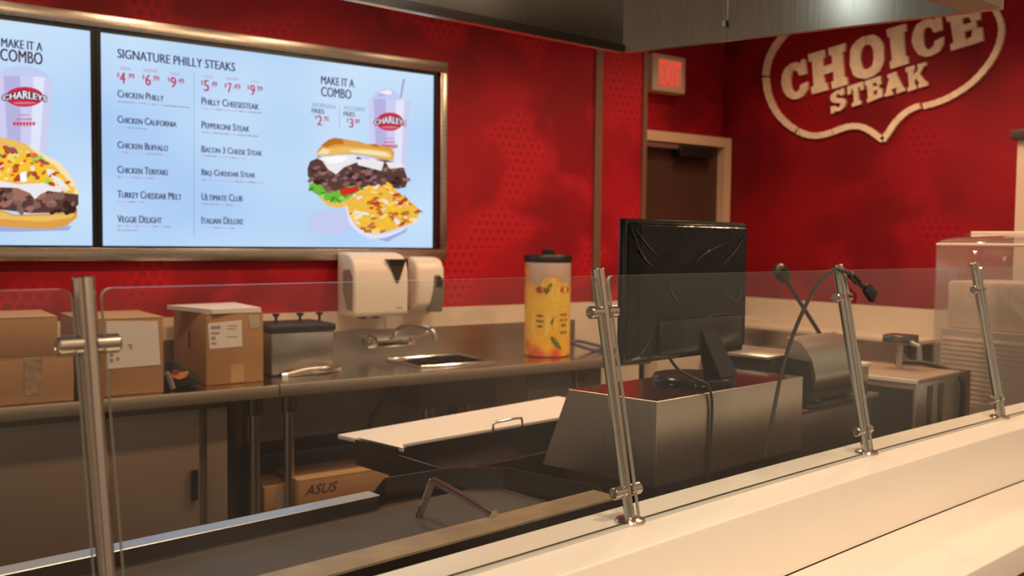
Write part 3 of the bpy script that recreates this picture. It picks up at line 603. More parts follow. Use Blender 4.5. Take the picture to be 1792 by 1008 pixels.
ribbons('shield_outline', [[(700, 30), (560, 48), (430, 90), (330, 150), (262, 215), (208, 285), (165, 365), (145, 440), (142, 480)], [(142, 492), (155, 590), (185, 670), (225, 735), (280, 790), (335, 828)], [(345, 834), (400, 856), (460, 864), (520, 855), (565, 842)],
  [(575, 838), (640, 814), (700, 803), (755, 808), (810, 835), (850, 864), (890, 892)], [(888, 894), (925, 842), (970, 777), (1020, 727), (1070, 694), (1125, 672)],
  [(1145, 676), (1220, 656), (1300, 625), (1380, 580), (1450, 530), (1520, 460), (1580, 380), (1620, 300), (1642, 220), (1640, 150), (1618, 90), (1580, 30), (1530, -20), (1400, -90)]], 38)
# ------------------------------------------------------------------ exhaust hood
HZ = 2.0
ha, hb, hc = atz(1090, 92, HZ), atz(1754, 14, HZ), W(-.6, 1.83, HZ)
hc = ha + (atz(850, 45, HZ)-ha)*5.0
hd = hb + (hc-ha); ei = (hb-ha).normalized(); el = (hc-ha).normalized()
hood = thing('exhaust_hood', 'brushed steel exhaust hood hanging above the griddle', 'hood', (ha+hd)/2)
ni = Vector((-el.y, el.x, 0)); 
if ni.dot(CV) < 0: ni = -ni          # points to the kitchen side
no = Vector((-ei.y, ei.x, 0))
if no.dot(CU) < 0: no = -no          # points away along the counter
up1 = Vector((0, 0, .62))
obj('rear_panel', P([ha, hc, hc+ni*.02, ha+ni*.02], up1), M['hood'], hood)
bm = nb(); prism(bm, [ha-ni*.001, hc-ni*.001, hc-ni*.001+Vector((0, 0, .022)), ha-ni*.001+Vector((0, 0, .022))], -ni*.005)
obj('rear_gutter', bm, M['dsteel'], hood)
obj('end_panel', P([ha, hb, hb+no*.02, ha+no*.02], up1), M['hood'], hood)
bm = nb(); m_ = ha+(hb-ha)*.32; prism(bm, [m_-no*.0035-ei*.002, m_-no*.0035+ei*.002, m_+ei*.002, m_-ei*.002], up1); box(bm, m_-no*.010+Vector((-.006, -.006, .035)), m_-no*.010+Vector((.006, .006, .05)))
obj('seam_strip', bm, M['hood'], hood)
hb2 = hb-ei*.085
bm = nb(); prism(bm, [hb, hb+(hd-hb), hb2+(hd-hb), hb2], Vector((0, 0, .30)))
obj('front_beam', bm, mat('brown_beam', (.33, .22, .145), .5), hood, smooth=False)
obj('top_panel', P([p+Vector((0, 0, .621)) for p in (ha, hb, hd, hc)], (0, 0, .02)), M['hood'], hood, smooth=False)
lamp_c = (ha+hd)/2
bm = nb(); box(bm, (-.31, -.055, 0), (.31, .055, .04), Matrix.Translation(Vector((HL.x, HL.y, HL.z+.012))) @ MC)
obj('lamp_housing', bm, emis('hood_lamp', (.80, .95, .88), 1.5), hood, label='glowing lamp lens')
# ------------------------------------------------------------------ griddle
ZP, ZR = .88, .91
gr = thing('griddle', 'long steel griddle with dark cooking plate behind the counter', 'griddle', W(.6, 1.45, 0), A)
obj('body', B((-.5, 1.245, .12), (1.455, 1.665, ZP-.012), MC, .004), M['dsteel'], gr)
obj('cooking_plate', B((-.5, 1.31, ZP-.011), (1.45, 1.63, ZP), MC), M['plate'], gr, smooth=False)
dk = steel('dark_splash_steel', (.125, .105, .09), .24)  # on the rail faces this dark tone stands in for dim reflections
bm = P([W(-.5, 1.631, ZP), W(-.5, 1.672, ZP), W(-.5, 1.672, ZR-.002), W(-.5, 1.633, ZR-.002)], CU*1.637); obj('rear_rail', bm, dk, gr, smooth=False)
bm = P([W(-.5, 1.631, ZR-.0018), W(-.5, 1.673, ZR-.0018), W(-.5, 1.673, ZR), W(-.5, 1.632, ZR)], CU*1.638); obj('rail_lit_top', bm, M['steelh'], gr, smooth=False, label='lit top of the rear rail, brightness in its colour')  # the rail's own top, its brighter light put into the colour
rail_tan = mat('tan_reflection_rail', (.30, .235, .145), .42, .6, noise=.2, nscale=14)
bm = P([W(-.5, 1.243, ZP-.03), W(-.5, 1.309, ZP-.03), W(-.5, 1.309, ZP+.046), W(-.5, 1.243, ZP+.046)], CU*1.955); obj('front_rail', bm, dk, gr, smooth=False)
bm = P([W(-.5, 1.240, ZP+.0462), W(-.5, 1.312, ZP+.0462), W(-.5, 1.311, ZP+.050), W(-.5, 1.241, ZP+.050)], CU*1.96); obj('rail_tan_top', bm, rail_tan, gr, smooth=False, label='front rail top, tan reflection in its colour')  # the rail's own top, tan reflection painted into its colour
zt_ = ZP+.05
tops = [atz(652, 862, ZP+.026), atz(673.5, 836, zt_), atz(792, 818, zt_), atz(881, 817, zt_)]
def wallstrip(name, tops, zb):
    t = nb(); a_ = [t.verts.new(p) for p in tops]; b_ = [t.verts.new((p.x, p.y, zb)) for p in tops]
    for k in range(len(tops)-1): t.faces.new((a_[k], a_[k+1], b_[k+1], b_[k]))
    o = obj(name, t, dk, gr, smooth=False); m_ = o.modifiers.new('sheet', 'SOLIDIFY'); m_.thickness = .0025; m_.offset = 0; return o
wallstrip('rear_splash', tops, ZP-.01)
wallstrip('side_splash', [atz(882, 817.2, zt_), atz(1047, 852, zt_), atz(1063, 876, ZP+.036)], ZP-.01)
for q in ((-.45, 1.28), (-.45, 1.63), (1.40, 1.28), (1.40, 1.63)):
    obj('leg', T([W(*q, .0), W(*q, .12)], .02), M['steel'], gr)
# chrome grease-scraper handle frame
ft = atz(735, 904, ZP+.001); ap = atu(759, 838, ft.dot(CU)+.02); en = atz(858, 897, ZP+.055)
dr = (ap-ft).normalized()
hn = obj('lift_handle', T([ap-dr*.004, ap+(en-ap)*.5, en], .0075, 20), M['chrome'], gr, label='bent chrome bar handle')
bm = P([ft-CU*.009, ft+CU*.009, ap+CU*.010, ap-CU*.010], CV*.004); obj('handle_leg', bm, M['chrome'], hn, smooth=False)
dd = (en-ap).normalized(); obj('end_ring', T([en-dd*.002, en+dd*.012], .0092, 20), M['chrome'], hn)
# ------------------------------------------------------------------ prep station with cutting board
ZB = .90
pr = thing('prep_station', 'steel prep station behind the griddle with screwed end plate', 'prep table', W(1.8, 1.85, 0), A)
obj('deck', B((1.424, 2.002, ZB-.03), (2.35, 2.15, ZB-.006), MC), dk, pr, smooth=False)
obj('well_wall', P([W(1.4805, 2.0, ZB+.004), W(2.35, 2.0, ZB+.004), W(2.35, 2.0, ZB-.085), W(1.424, 2.0, ZB-.085), W(1.424, 2.0, ZB-.006), W(1.4805, 2.0, ZB-.006)], -CV*.003), dk, pr, smooth=False)
obj('well_floor', B((1.424, 1.738, ZB-.09), (2.35, 1.997, ZB-.086), MC), dk, pr, smooth=False)
obj('front_wall', B((1.424, 1.735, ZB-.09), (2.35, 1.738, ZB-.006), MC), dk, pr, smooth=False)
bm = P([W(1.42, v, z) for v, z in ((2.154, .905), (1.958, .914), (1.958, .897), (1.734, .8945), (1.734, .84), (2.151, .836))], CU*.004); obj('end_plate', bm, dk, pr, smooth=False)
bm = P([W(1.424, 2.15, .907), W(1.44, 2.15, .905), W(1.44, 1.96, .908), W(1.424, 1.96, .914)], (0, 0, .003)); obj('board_stop', bm, M['steel'], pr, smooth=False)
for p in ((657.5, 789), (683.5, 800)):
    c = atu(*p, 1.419); obj('screw', T([c+CU*.001, c-CU*.0015], .0022, 10), M['chrome'], pr)
obj('body', B((1.52, 1.76, .08), (2.35, 1.99, ZB-.091), MC), dk, pr, smooth=False)
for q in ((1.56, 1.79), (1.56, 1.96), (2.3, 1.79), (2.3, 1.96)): obj('foot', T([W(*q, 0), W(*q, .08)], .018), M['black'], pr)
cb = P([W(1.411, 2.228, ZB-.004), W(1.446, 1.965, ZB-.004), W(1.478, 2.012, ZB-.004), W(2.36, 2.014, ZB-.004), W(2.36, 2.296, ZB-.004)], (0, 0, .013), bev=.003)
cbt = thing('cutting_board', 'long white cutting board on the steel prep station', 'cutting board', W(1.9, 2.1, ZB-.004), A)
obj('board', cb, M['board'], cbt)
h1, h2 = atz(863, 756, ZB+.009), atz(913, 746, ZB+.009); up2 = Vector((0, 0, .026))
bm = T(spline([h1, h1+up2*.75, h1+up2+(h2-h1)*.12, h2+up2-(h2-h1)*.12, h2+up2*.75, h2], 5), .0036, 12)
hnd = obj('handle', bm, M['chrome'], cbt, label='small chrome pull handle')
for h in (h1, h2): obj('handle_foot', T([h, h+Vector((0, 0, .003))], .006, 16), M['chrome'], hnd)
# ------------------------------------------------------------------ steel cabinet under the monitor
ZT = 1.10
bx = thing('steel_cabinet', 'sloped brushed steel cabinet carrying the black monitor', 'cabinet', W(1.95, 1.42, 0), A)
pts = [(1.2925, ZT), (1.54, ZT), (1.618, .905), (1.2925, .905)]
t = nb(); L_ = [t.verts.new(W(1.6445-(v-1.2925)*.10, v, z)) for v, z in pts]; R_ = [t.verts.new(W(2.266, v, z)) for v, z in pts]
t.faces.new(L_); t.faces.new(R_[::-1])
for k in range(4): t.faces.new((L_[k], R_[k], R_[(k+1) % 4], L_[(k+1) % 4]))
bmesh.ops.recalc_face_normals(t, faces=t.faces); bmesh.ops.bevel(t, geom=t.edges[:], offset=.0012, segments=1, affect='EDGES')
t.faces.ensure_lookup_table(); t.normal_update()
for f in t.faces: f.material_index = 1 if f.normal.z > .9 else 0
obj('housing', t, [M['steelh'], steel('polished_steel_top', (.27, .25, .23), .12, rv=.04)], bx, smooth=False)
obj('plinth', B((1.67, 1.31, 0), (2.25, 1.59, .904), MC), M['dsteel'], bx, smooth=False)
# ------------------------------------------------------------------ monitor
MU0, MU1, MV = 1.668, 2.160, 1.412
mn = thing('monitor', 'black computer monitor seen from behind, still in clear wrapping', 'monitor', W(1.97, 1.425, ZT), A)
mz0, mz1 = 1.167, 1.508
bm = B((MU0, MV, mz0), (MU1, MV+.022, mz1), MC, .004); obj('front_bezel', bm, M['blackg'], mn)
t = nb(); i_ = .028
fr = [W(MU0+.006, MV, mz0+.006), W(MU1-.006, MV, mz0+.006), W(MU1-.006, MV, mz1-.006), W(MU0+.006, MV, mz1-.006)]
bk = [W(MU0+i_, MV-.020, mz0+.02), W(MU1-.02, MV-.020, mz0+.02), W(MU1-.02, MV-.020, mz1-.012), W(MU0+i_, MV-.020, mz1-.012)]
a_ = [t.verts.new(p) for p in fr]; b_ = [t.verts.new(p) for p in bk]
t.faces.new(a_); t.faces.new(b_[::-1])
for k in range(4): t.faces.new((a_[k], b_[k], b_[(k+1) % 4], a_[(k+1) % 4]))
bmesh.ops.recalc_face_normals(t, faces=t.faces); bmesh.ops.bevel(t, geom=t.edges[:], offset=.005, segments=3, affect='EDGES')
obj('back_cover', t, M['wrap'], mn)
bm = B((MU0+.10, MV-.030, mz0+.015), (MU1-.05, MV-.019, mz0+.10), MC, .006); obj('port_housing', bm, M['blackg'], mn)
# folds of the clear wrapping
fm = mat('wrapping_fold', (.05, .045, .042), .12, coat=.5)
def fold(pts, r):
    q = [atv(x, y, MV-.0215) for x, y in pts]; bm = nb(); sp3 = spline(q, 6)
    tube(bm, sp3, [r*(.25+.75*math.sin(math.pi*min(max(i/(len(sp3)-1), .04), .96))) for i in range(len(sp3))], 8); obj('wrap_fold', bm, fm, mn)
for pts, r in ((([(1106, 398), (1116, 430), (1130, 455), (1142, 465)]), .0022), ([(1112, 400), (1130, 425), (1150, 448)], .0018), ([(1168, 490), (1178, 515), (1196, 540)], .002), ([(1218, 456), (1240, 440), (1270, 425)], .0018), ([(1262, 466), (1285, 440), (1304, 412)], .0022), ([(1140, 568), (1180, 565), (1220, 560), (1280, 556)], .0015), ([(1226, 562), (1244, 552), (1280, 548)], .0014), ([(1262, 500), (1288, 528), (1300, 500)], .0016), ([(1094, 632), (1120, 622), (1134, 600), (1142, 575)], .0016)): fold(pts, r)
bcen = W(1.972, 1.432, ZT)
bm = nb(); lathe(bm, [(.104, .0), (.106, .004), (.106, .012), (.102, .016), (.02, .018)], bcen, 56); obj('stand_base', bm, M['blackg'], mn)
nbm = nb(); q0, q1 = atv(1277, 671, 1.345), atv(1241, 577, 1.380)
t = nb(); hw = .035
lo = [q0-CU*hw*1.15, q0+CU*hw*1.15, q0+CU*hw*1.0+CV*.055, q0-CU*hw*1.0+CV*.055]; hi = [q1-CU*hw, q1+CU*hw, q1+CU*hw*.9+CV*.020, q1-CU*hw*.9+CV*.020]
for p in lo: p.z = ZT+.0165
a_ = [t.verts.new(p) for p in lo]; b_ = [t.verts.new(p) for p in hi]; t.faces.new(a_); t.faces.new(b_[::-1])
for k in range(4): t.faces.new((a_[k], b_[k], b_[(k+1) % 4], a_[(k+1) % 4]))
bmesh.ops.recalc_face_normals(t, faces=t.faces); bmesh.ops.bevel(t, geom=t.edges[:], offset=.003, segments=2, affect='EDGES'); obj('stand_neck', t, M['blackg'], mn)
# cables
def cord(name, pts, r, m, label, cat='cable', n=8):
    q = spline(pts, n); bm = T(q, r, 12); return tag(obj(name, bm, m, origin=pts[0]), label, cat)
cpts = [atv(1172, 627, 1.39), atv(1186, 645, 1.345), atv(1215, 662, 1.315), atv(1237, 672, 1.294), atv(1244, 688, 1.286), atv(1246, 715, 1.287), atv(1244, 760, 1.287), atv(1241, 800, 1.287), atv(1239, 850, 1.287)]
cord('monitor_cable', cpts, .0036, M['cable'], 'thin black cable hanging from the monitor down the cabinet')
GTv = lambda px, py: atv(px, py, VP0+LEAN*.425+bend(2.03)-.004)
gp_ = [atv(1338, 800, 1.215), atv(1352, 730, 1.21), atv(1366, 660, 1.205), atv(1383, 600, 1.19), atv(1405, 545, 1.165), atv(1430, 499, 1.13), atv(1450, 477, 1.105), atv(1466, 472, 1.085), atv(1480, 475, 1.070), atv(1491, 483, 1.062)]
vc = thing('video_cable', 'dark cable draped over a steel post, plug hanging in front', 'cable', atv(1466, 472, 1.085))
obj('cord', T(spline(gp_, 8), .0048, 12), M['gcable'], vc)
f0, f1 = atv(1487, 479, 1.064), atv(1503, 495, 1.055); d_ = (f1-f0).normalized(); bm = T([f0, f0+d_*.003, f1-d_*.003, f1], [.006, .0088, .0088, .006], 16); obj('ferrite_core', bm, M['black'], vc)
f2, f3 = f1, atv(1511, 503, 1.050); obj('plug_cord', T([f2, f3], [.0045, .006], 14), M['black'], vc)
f4 = atv(1524, 520, 1.045); d_ = (f4-f3).normalized(); sd = d_.cross(CV).normalized()
bm = P([f3-sd*.012, f3+sd*.012, f4+sd*.0145, f4-sd*.0145], -CV*.014, bev=.0015); obj('plug', bm, M['black'], vc, label='square black video plug')
# blue cable loop on the worktable end
yb = 3.62
bl = [aty(1072, 606, yb), aty(1035, 602, yb), aty(1010, 597, yb), aty(1001, 600, yb), aty(1012, 605, yb), aty(1040, 613, yb), aty(1064, 620, yb)]
bl[0].z = .905; bl[-1].z = .909
bl.insert(0, Vector((bl[0].x+.12, yb+.05, .908))); bl.append(Vector((bl[-1].x+.10, yb-.05, .908)))
cord('blue_cable', bl, .008, M['blue'], 'loop of blue cable on the worktable end left of monitor')
# ------------------------------------------------------------------ worktables along the back wall
TZ, TF, TB = .90, 3.385, 3.975
XSPL = atz(491, 675, TZ).x
def table(x0, x1, label, hole=None, legs=()):
    th = thing('worktable', label, 'worktable', ((x0+x1)/2, (TF+TB)/2, 0), 0, 'steel worktables along the back wall')
    bm = nb(); z0 = TZ-.012
    if hole:
        hx0, hx1, hy0, hy1 = hole
        for a, b in (((x0, TF), (hx0, TB)), ((hx1, TF), (x1, TB)), ((hx0, TF), (hx1, hy0)), ((hx0, hy1), (hx1, TB))): box(bm, (a[0], a[1], z0), (b[0], b[1], TZ))
    else: box(bm, (x0, TF, z0), (x1, TB, TZ))
    obj('front_lip', B((x0, TF-.014, TZ-.045), (x1, TF-.0005, TZ+.002), bev=.005), mat('satin_lip', (.46, .38, .30), .38, .75), th)
    obj('top', bm, steel('worktable_steel', (.60, .54, .47), .17, rv=.06), th, smooth=False)
    obj('backsplash', B((x0, TB, TZ-.01), (x1, YB-.013, TZ+.13)), M['steel'], th, smooth=False)
    for x, y in legs:
        lg = obj('leg', T([(x, y, .03), (x, y, TZ-.045)], .020, 16), M['steelv'], th)
        bm = nb(); lathe(bm, [(.030, TZ-.115), (.030, TZ-.055), (.024, TZ-.05)], (x, y, 0), 16); obj('socket', bm, M['dsteel'], lg)
        bm = nb(); lathe(bm, [(.024, 0), (.024, .03), (.018, .04)], (x, y, 0), 16); obj('foot', bm, M['black'], lg)
    return th
lx = lambda px, y=3.43: aty(px, 760, y).x
t1 = table(-.9, XSPL-.002, 'left steel worktable holding the stacked cardboard boxes', legs=((lx(449), 3.45), (lx(449)+.0, 3.92), (-.8, 3.45), (-.8, 3.92)))
sk = (2.02, 2.40, 3.52, 3.83)
t2 = table(XSPL+.001, 3.25, 'right steel worktable with the sink and lemonade tub', hole=sk, legs=((lx(509), 3.45), (lx(509), 3.92), (lx(862), 3.62), (lx(1016), 3.45), (3.2, 3.92)))
hx0, hx1, hy0, hy1 = sk
bm = nb(); bz = TZ-.17
for a, b in (((hx0-.01, hy0-.01, bz), (hx0, hy1+.01, TZ-.013)), ((hx1, hy0-.01, bz), (hx1+.01, hy1+.01, TZ-.013)), ((hx0, hy0-.01, bz), (hx1, hy0, TZ-.013)), ((hx0, hy1, bz), (hx1, hy1+.01, TZ-.013)), ((hx0-.01, hy0-.01, bz-.01), (hx1+.01, hy1+.01, bz))): box(bm, a, b)
bs = obj('sink_basin', bm, M['dsteel'], t2, smooth=False)
bm = nb(); r_ = .008
tube(bm, [(hx0, hy0, TZ+.003), (hx1, hy0, TZ+.003), (hx1, hy1, TZ+.003), (hx0, hy1, TZ+.003), (hx0, hy0, TZ+.003)], r_, 10); obj('sink_rim', bm, M['chrome'], t2)
obj('drain_pipe', T([(2.14, 3.66, bz-.01), (2.14, 3.66, .1)], .03, 16), M['steelv'], t2)
obj('drain_pipe', T([(2.33, 3.75, bz-.01), (2.33, 3.75, .1)], .025, 16), M['dsteel'], t2)
# end panel of the worktable
obj('side_panel', B((2.55, 3.46, .1), (3.0, 3.47, TZ-.046)), M['fridge'], t2, smooth=False, label='dull panel under the lemonade tub')
# faucet
fc = thing('faucet', 'chrome wall faucet with lever handles above the sink', 'faucet', (2.08, TB, TZ+.06))
xf = 2.10; zf = TZ+.075
obj('base', B((xf-.13, 3.925, zf-.028), (xf+.13, TB+.0, zf+.022), bev=.01), M['chrome'], fc)
for s_ in (-1, 1):
    bm = T([(xf+s_*.1, 3.94, zf), (xf+s_*.1, 3.915, zf)], .02, 16); k = obj('valve', bm, M['chrome'], fc)
    obj('lever', T([(xf+s_*.1, 3.92, zf+.005), (xf+s_*.12, 3.87, zf+.03), (xf+s_*.16, 3.85, zf+.045)], [.008, .007, .009], 12), M['chrome'], k)
obj('spout', T(spline([(xf, 3.94, zf), (xf+.02, 3.91, zf+.06), (xf+.05, 3.83, zf+.085), (xf+.09, 3.72, zf+.07), (xf+.1, 3.70, zf+.02)], 5), .011, 14), M['chrome'], fc)
# ------------------------------------------------------------------ wall dispensers
a, b = aty(605, 442, 3.80), aty(715, 552, 3.80); a.x = aty(620, 500, 3.785).x; b.x = aty(715, 500, 3.785).x
td = thing('towel_dispenser', 'cream paper towel dispenser with dark triangular window under the screen', 'towel dispenser', ((a.x+b.x)/2, YB, b.z))
zb_, zt_ = b.z, a.z; H = zt_-zb_
prof = [(YB-.036, zb_), (3.80, zb_), (3.785, zb_+.015), (3.782, zb_+H*.45), (3.787, zb_+H*.72), (3.805, zb_+H*.88), (3.845, zb_+H*.97), (3.90, zt_), (YB-.036, zt_)]
obj('cover', P([(a.x, y, z) for y, z in prof], (b.x-a.x, 0, 0), bev=.012, seg=3), M['disp'], td)
obj('wall_plate', B((a.x+.04, YB-.036, zb_+.02), (b.x-.04, YB-.013, zb_+H*.62)), M['disp'], td)
def tdq(fx, fz, y): return (a.x+(b.x-a.x)*fx, y, zb_+H*fz)
bm = P([tdq(.60, .90, 3.7835), tdq(.95, .90, 3.7835), tdq(.80, .53, 3.7795), tdq(.76, .53, 3.7795)], (0, .03, 0)); obj('window', bm, M['smoke'], td, smooth=False, label='dark triangular window')
bm = P([tdq(.63, .885, 3.7815), tdq(.925, .885, 3.7815), tdq(.885, .795, 3.7815), tdq(.665, .795, 3.7815)], (0, .01, 0)); obj('window_band', bm, M['black'], td, smooth=False)
for fx in (.2, .42): obj('outlet_tab', B(tdq(fx-.04, -.025, 3.80), tdq(fx+.05, .02, 3.84)), M['black'], td)
bm = nb(); lathe(bm, [(.012, 0), (.012, .012)], (a.x-.006, 3.875, zb_+H*.7), 16, (1, 0, 0)); obj('side_grip', P([(a.x-.001, y, z) for y, z in ((3.80, zb_+.03), (3.86, zb_+.03), (3.90, zb_+H*.4), (3.90, zb_+H*.72), (3.83, zb_+H*.74), (3.80, zb_+H*.62))], (.01, 0, 0)), mat('grey_grip', (.30, .22, .18), .5), td, smooth=False); bm.free()
def mark(bm, x, z, w_, h_, y): box(bm, (x, y, z), (x+w_, y+.0008, z+h_))
bm = nb(); [mark(bm, a.x+(b.x-a.x)*.76+i*.009, zb_+H*.115, .006, .009, 3.7838) for i in range(4)]; obj('maker_mark', bm, M['ink'], td, smooth=False)
a, b = aty(723, 450, 3.86), aty(778, 544, 3.86); a.x = aty(730, 500, 3.86).x; H = a.z-b.z; zb_ = b.z; wd = b.x-a.x
sd_ = thing('soap_dispenser', 'small rounded cream soap dispenser right of the towel dispenser', 'soap dispenser', ((a.x+b.x)/2, YB, zb_))
prof = [(YB-.036, zb_+H*.06), (3.90, zb_), (3.865, zb_+H*.12), (3.855, zb_+H*.5), (3.86, zb_+H*.8), (3.885, zb_+H*.95), (3.93, zb_+H), (YB-.036, zb_+H)]
obj('cover', P([(a.x, y, z) for y, z in prof], (wd, 0, 0), bev=.018, seg=4), M['disp'], sd_)
obj('wall_plate', B((a.x+.03, YB-.036, zb_+.02), (b.x-.03, YB-.013, zb_+H*.7)), M['disp'], sd_)
bm = P([(a.x+wd*.60, 3.852, zb_+H*.66), (a.x+wd*.76, 3.852, zb_+H*.68), (a.x+wd*.93, 3.852, zb_+H*.60), (a.x+wd*.97, 3.852, zb_+H*.35), (a.x+wd*.90, 3.856, zb_-.004), (a.x+wd*.44, 3.860, zb_-.004), (a.x+wd*.56, 3.852, zb_+H*.35)], (0, .03, 0), bev=.003)
lv = obj('push_lever', bm, mat('grey_lever', (.16, .13, .11), .35), sd_)
bm = P([(a.x+wd*.66, 3.850, zb_+H*.62), (a.x+wd*.76, 3.850, zb_+H*.64), (a.x+wd*.88, 3.850, zb_+H*.58), (a.x+wd*.88, 3.850, zb_+H*.45), (a.x+wd*.66, 3.850, zb_+H*.45)], (0, .01, 0)); obj('lever_pad', bm, M['black'], lv, smooth=False)
obj('nozzle', T([(a.x+wd*.5, 3.90, zb_+.005), (a.x+wd*.5, 3.90, zb_-.02)], .008, 12), M['disp'], sd_)
# ------------------------------------------------------------------ lemonade tub
lm, nt, pb = nmat('lemon_wrap'); tc = nt.nodes.new('ShaderNodeTexCoord'); N = nt.nodes.new; L = nt.links.new
n1 = N('ShaderNodeTexNoise'); n1.inputs['Scale'].default_value = 9; n1.inputs['Detail'].default_value = 1; L(tc.outputs['Object'], n1.inputs['Vector'])
sx = N('ShaderNodeSeparateXYZ'); L(tc.outputs['Object'], sx.inputs[0])
mr = N('ShaderNodeMapRange'); mr.inputs['From Min'].default_value = 0; mr.inputs['From Max'].default_value = .5; L(sx.outputs[2], mr.inputs['Value'])
ad = N('ShaderNodeMath'); ad.operation = 'MULTIPLY_ADD'; ad.inputs[1].default_value = .55; L(n1.outputs['Fac'], ad.inputs[0]); L(mr.outputs[0], ad.inputs[2])
rp = N('ShaderNodeValToRGB'); e = rp.color_ramp.elements
e[0].color = (*srgb(206, 74, 22), 1); e[1].color = (*srgb(226, 150, 30), 1)
for p, c in ((.52, (236, 178, 40)), (.80, (238, 194, 70)), (1.02, (226, 170, 70)), (1.08, (186, 160, 146)), (1.2, (200, 184, 176))):
    q = e.new(min(p/1.3, 1)); q.color = (*srgb(*c), 1)
e[0].position = .19; e[1].position = .29
sc = N('ShaderNodeMath'); sc.operation = 'MULTIPLY'; sc.inputs[1].default_value = 1/1.3; L(ad.outputs[0], sc.inputs[0]); L(sc.outputs[0], rp.inputs[0]); L(rp.outputs[0], pb.inputs['Base Color']); pb.inputs['Roughness'].default_value = .35
lb = atz(957, 620, TZ); lc = Vector((aty(958, 540, 3.62).x, 3.62, TZ)); lr = .112
lt = thing('beverage_tub', 'tall yellow and orange lemonade tub with a black lid', 'drink container', lc)
zl = aty(958, 458, 3.62).z
bm = nb(); lathe(bm, [(lr-.006, .002), (lr, .008), (lr, zl-TZ-.005), (lr-.004, zl-TZ)], lc, 48); obj('tub', bm, lm, lt)
bm = nb(); lathe(bm, [(lr+.002, zl-TZ), (lr+.005, zl-TZ+.004), (lr+.005, zl-TZ+.026), (lr, zl-TZ+.034), (.03, zl-TZ+.036), (.03, zl-TZ+.056), (.026, zl-TZ+.060)], lc, 40); obj('lid', bm, M['black'], lt)
def onc(th_, z): return lc+Vector((math.sin(th_)*(lr+.0012), -math.cos(th_)*(lr+.0012), z))
def cpatch(bm, th_, z, rx, rz, rot=0, n=18, hole=0):
    t = nb(); vs = []
    for i in range(n):
        q = 2*math.pi*i/n; x, y = rx*math.cos(q), rz*math.sin(q); xx, yy = x*math.cos(rot)-y*math.sin(rot), x*math.sin(rot)+y*math.cos(rot); vs.append(t.verts.new(onc(th_+xx/lr, z+yy)))
    t.faces.new(vs); merge(bm, t)
wm = lambda n, c: mat(n, srgb(*c), .4)
bm = nb(); [cpatch(bm, t_, z, rx, rz, ro) for t_, z, rx, rz, ro in ((-.50, .33, .045, .06, .3), (-.05, .30, .06, .075, 0), (-.95, .16, .05, .07, 0), (.12, .17, .058, .075, 0))]; obj('lemon_slice', bm, wm('lemon_slice', (238, 200, 96)), lt, smooth=False)
bm = nb(); [cpatch(bm, t_, z, rx, rz, ro) for t_, z, rx, rz, ro in ((-.62, .33, .010, .032, -.5), (-.40, .18, .008, .026, -.6), (-.30, .075, .012, .034, .7), (-.20, .06, .010, .03, .8))]; obj('leaf', bm, wm('leaf_green', (84, 110, 30)), lt, smooth=False)
bm = nb(); [cpatch(bm, t_, z, rx, rz, 0) for t_, z, rx, rz in ((-.95, .325, .026, .016), (.20, .325, .032, .017))]; obj('brand_patch', bm, wm('brand_red', (170, 44, 40)), lt, smooth=False)
bm = nb()
for z, w_ in ((.205, .05), (.18, .055), (.155, .04), (.12, .05)): cpatch(bm, .12, z, w_/2, .006, 0, 8)
for z, w_ in ((.20, .04), (.175, .045), (.15, .03)): cpatch(bm, -.98, z, w_/2, .006, 0, 8)
obj('lettering', bm, wm('lettering_olive', (120, 92, 20)), lt, smooth=False)
# ------------------------------------------------------------------ cardboard boxes on the left table
def carton(label, x0, x1, y0, y1, z0, z1, m=M['card'], flap=0, seam=None, group='cardboard boxes on the worktable'):
    th = thing('cardboard_box', label, 'box', ((x0+x1)/2, (y0+y1)/2, z0), 0, group)
    obj('body', B((x0, y0, z0), (x1, y1, z1-.004), bev=.003), m, th)
    bm = nb(); my = (y0+y1)/2
    box(bm, (x0, y0, z1-.004), (x1, my-.002, z1), bev=.0008); box(bm, (x0, my+.002, z1-.004), (x1, y1, z1), bev=.0008)
    obj('top_flaps', bm, M['card2'], th)
    if seam: obj('tape', B((seam[0], y0-.0012, seam[2]), (seam[1], y0+.0002, seam[3])), M['tape'], th, smooth=False)
    return th
Y1 = 3.415
xa = atz(129, 697, TZ).x; zA = aty(0, 628, Y1).z; zBt = aty(101, 553, Y1).z; xb = aty(101, 590, Y1).x
c_ = lambda px, py: aty(px, py, Y1)
bA = carton('taped cardboard box lowest at the left end of the worktable', -.25, c_(129, 660).x, Y1, Y1+.34, TZ+.001, zA, seam=(c_(43, 660).x, c_(74, 660).x, TZ+.03, zA-.002))
bB = carton('shallow cardboard box stacked on the taped box at far left', -.25, xb, Y1, Y1+.33, zA+.001, zBt)
YD = 3.435; dl, dr_ = aty(140, 600, YD).x, aty(286, 600, YD).x; zD = aty(230, 556, YD).z
bD = carton('cardboard box with a big white sheet, right of nearest steel post', dl, dr_, YD, YD+.36, TZ+.001, zD)
pq = lambda px, py: aty(px, py, YD-.0012)
obj('label_sheet', P([pq(186, 562), pq(276, 562), pq(281, 638), pq(186, 646)], (0, .001, 0)), M['paper'], bD, smooth=False, label='white printed sheet')
bm = nb(); random.seed(3)
for px, py, w_, h_ in ((192, 617, 6, 7), (192, 627, 6, 7), (204, 625, 5, 6), (224, 602, 7, 4), (228, 606, 3, 6)): p0, p1 = aty(px, py+h_, YD-.002), aty(px+w_, py, YD-.002); box(bm, (p0.x, YD-.002, p0.z), (p1.x, YD-.0011, p1.z))
obj('print', bm, M['ink'], bD, smooth=False)
YE_ = 3.50; e0, e1 = aty(361, 620, YE_).x, aty(461, 620, YE_).x; zE = aty(410, 548, YE_).z
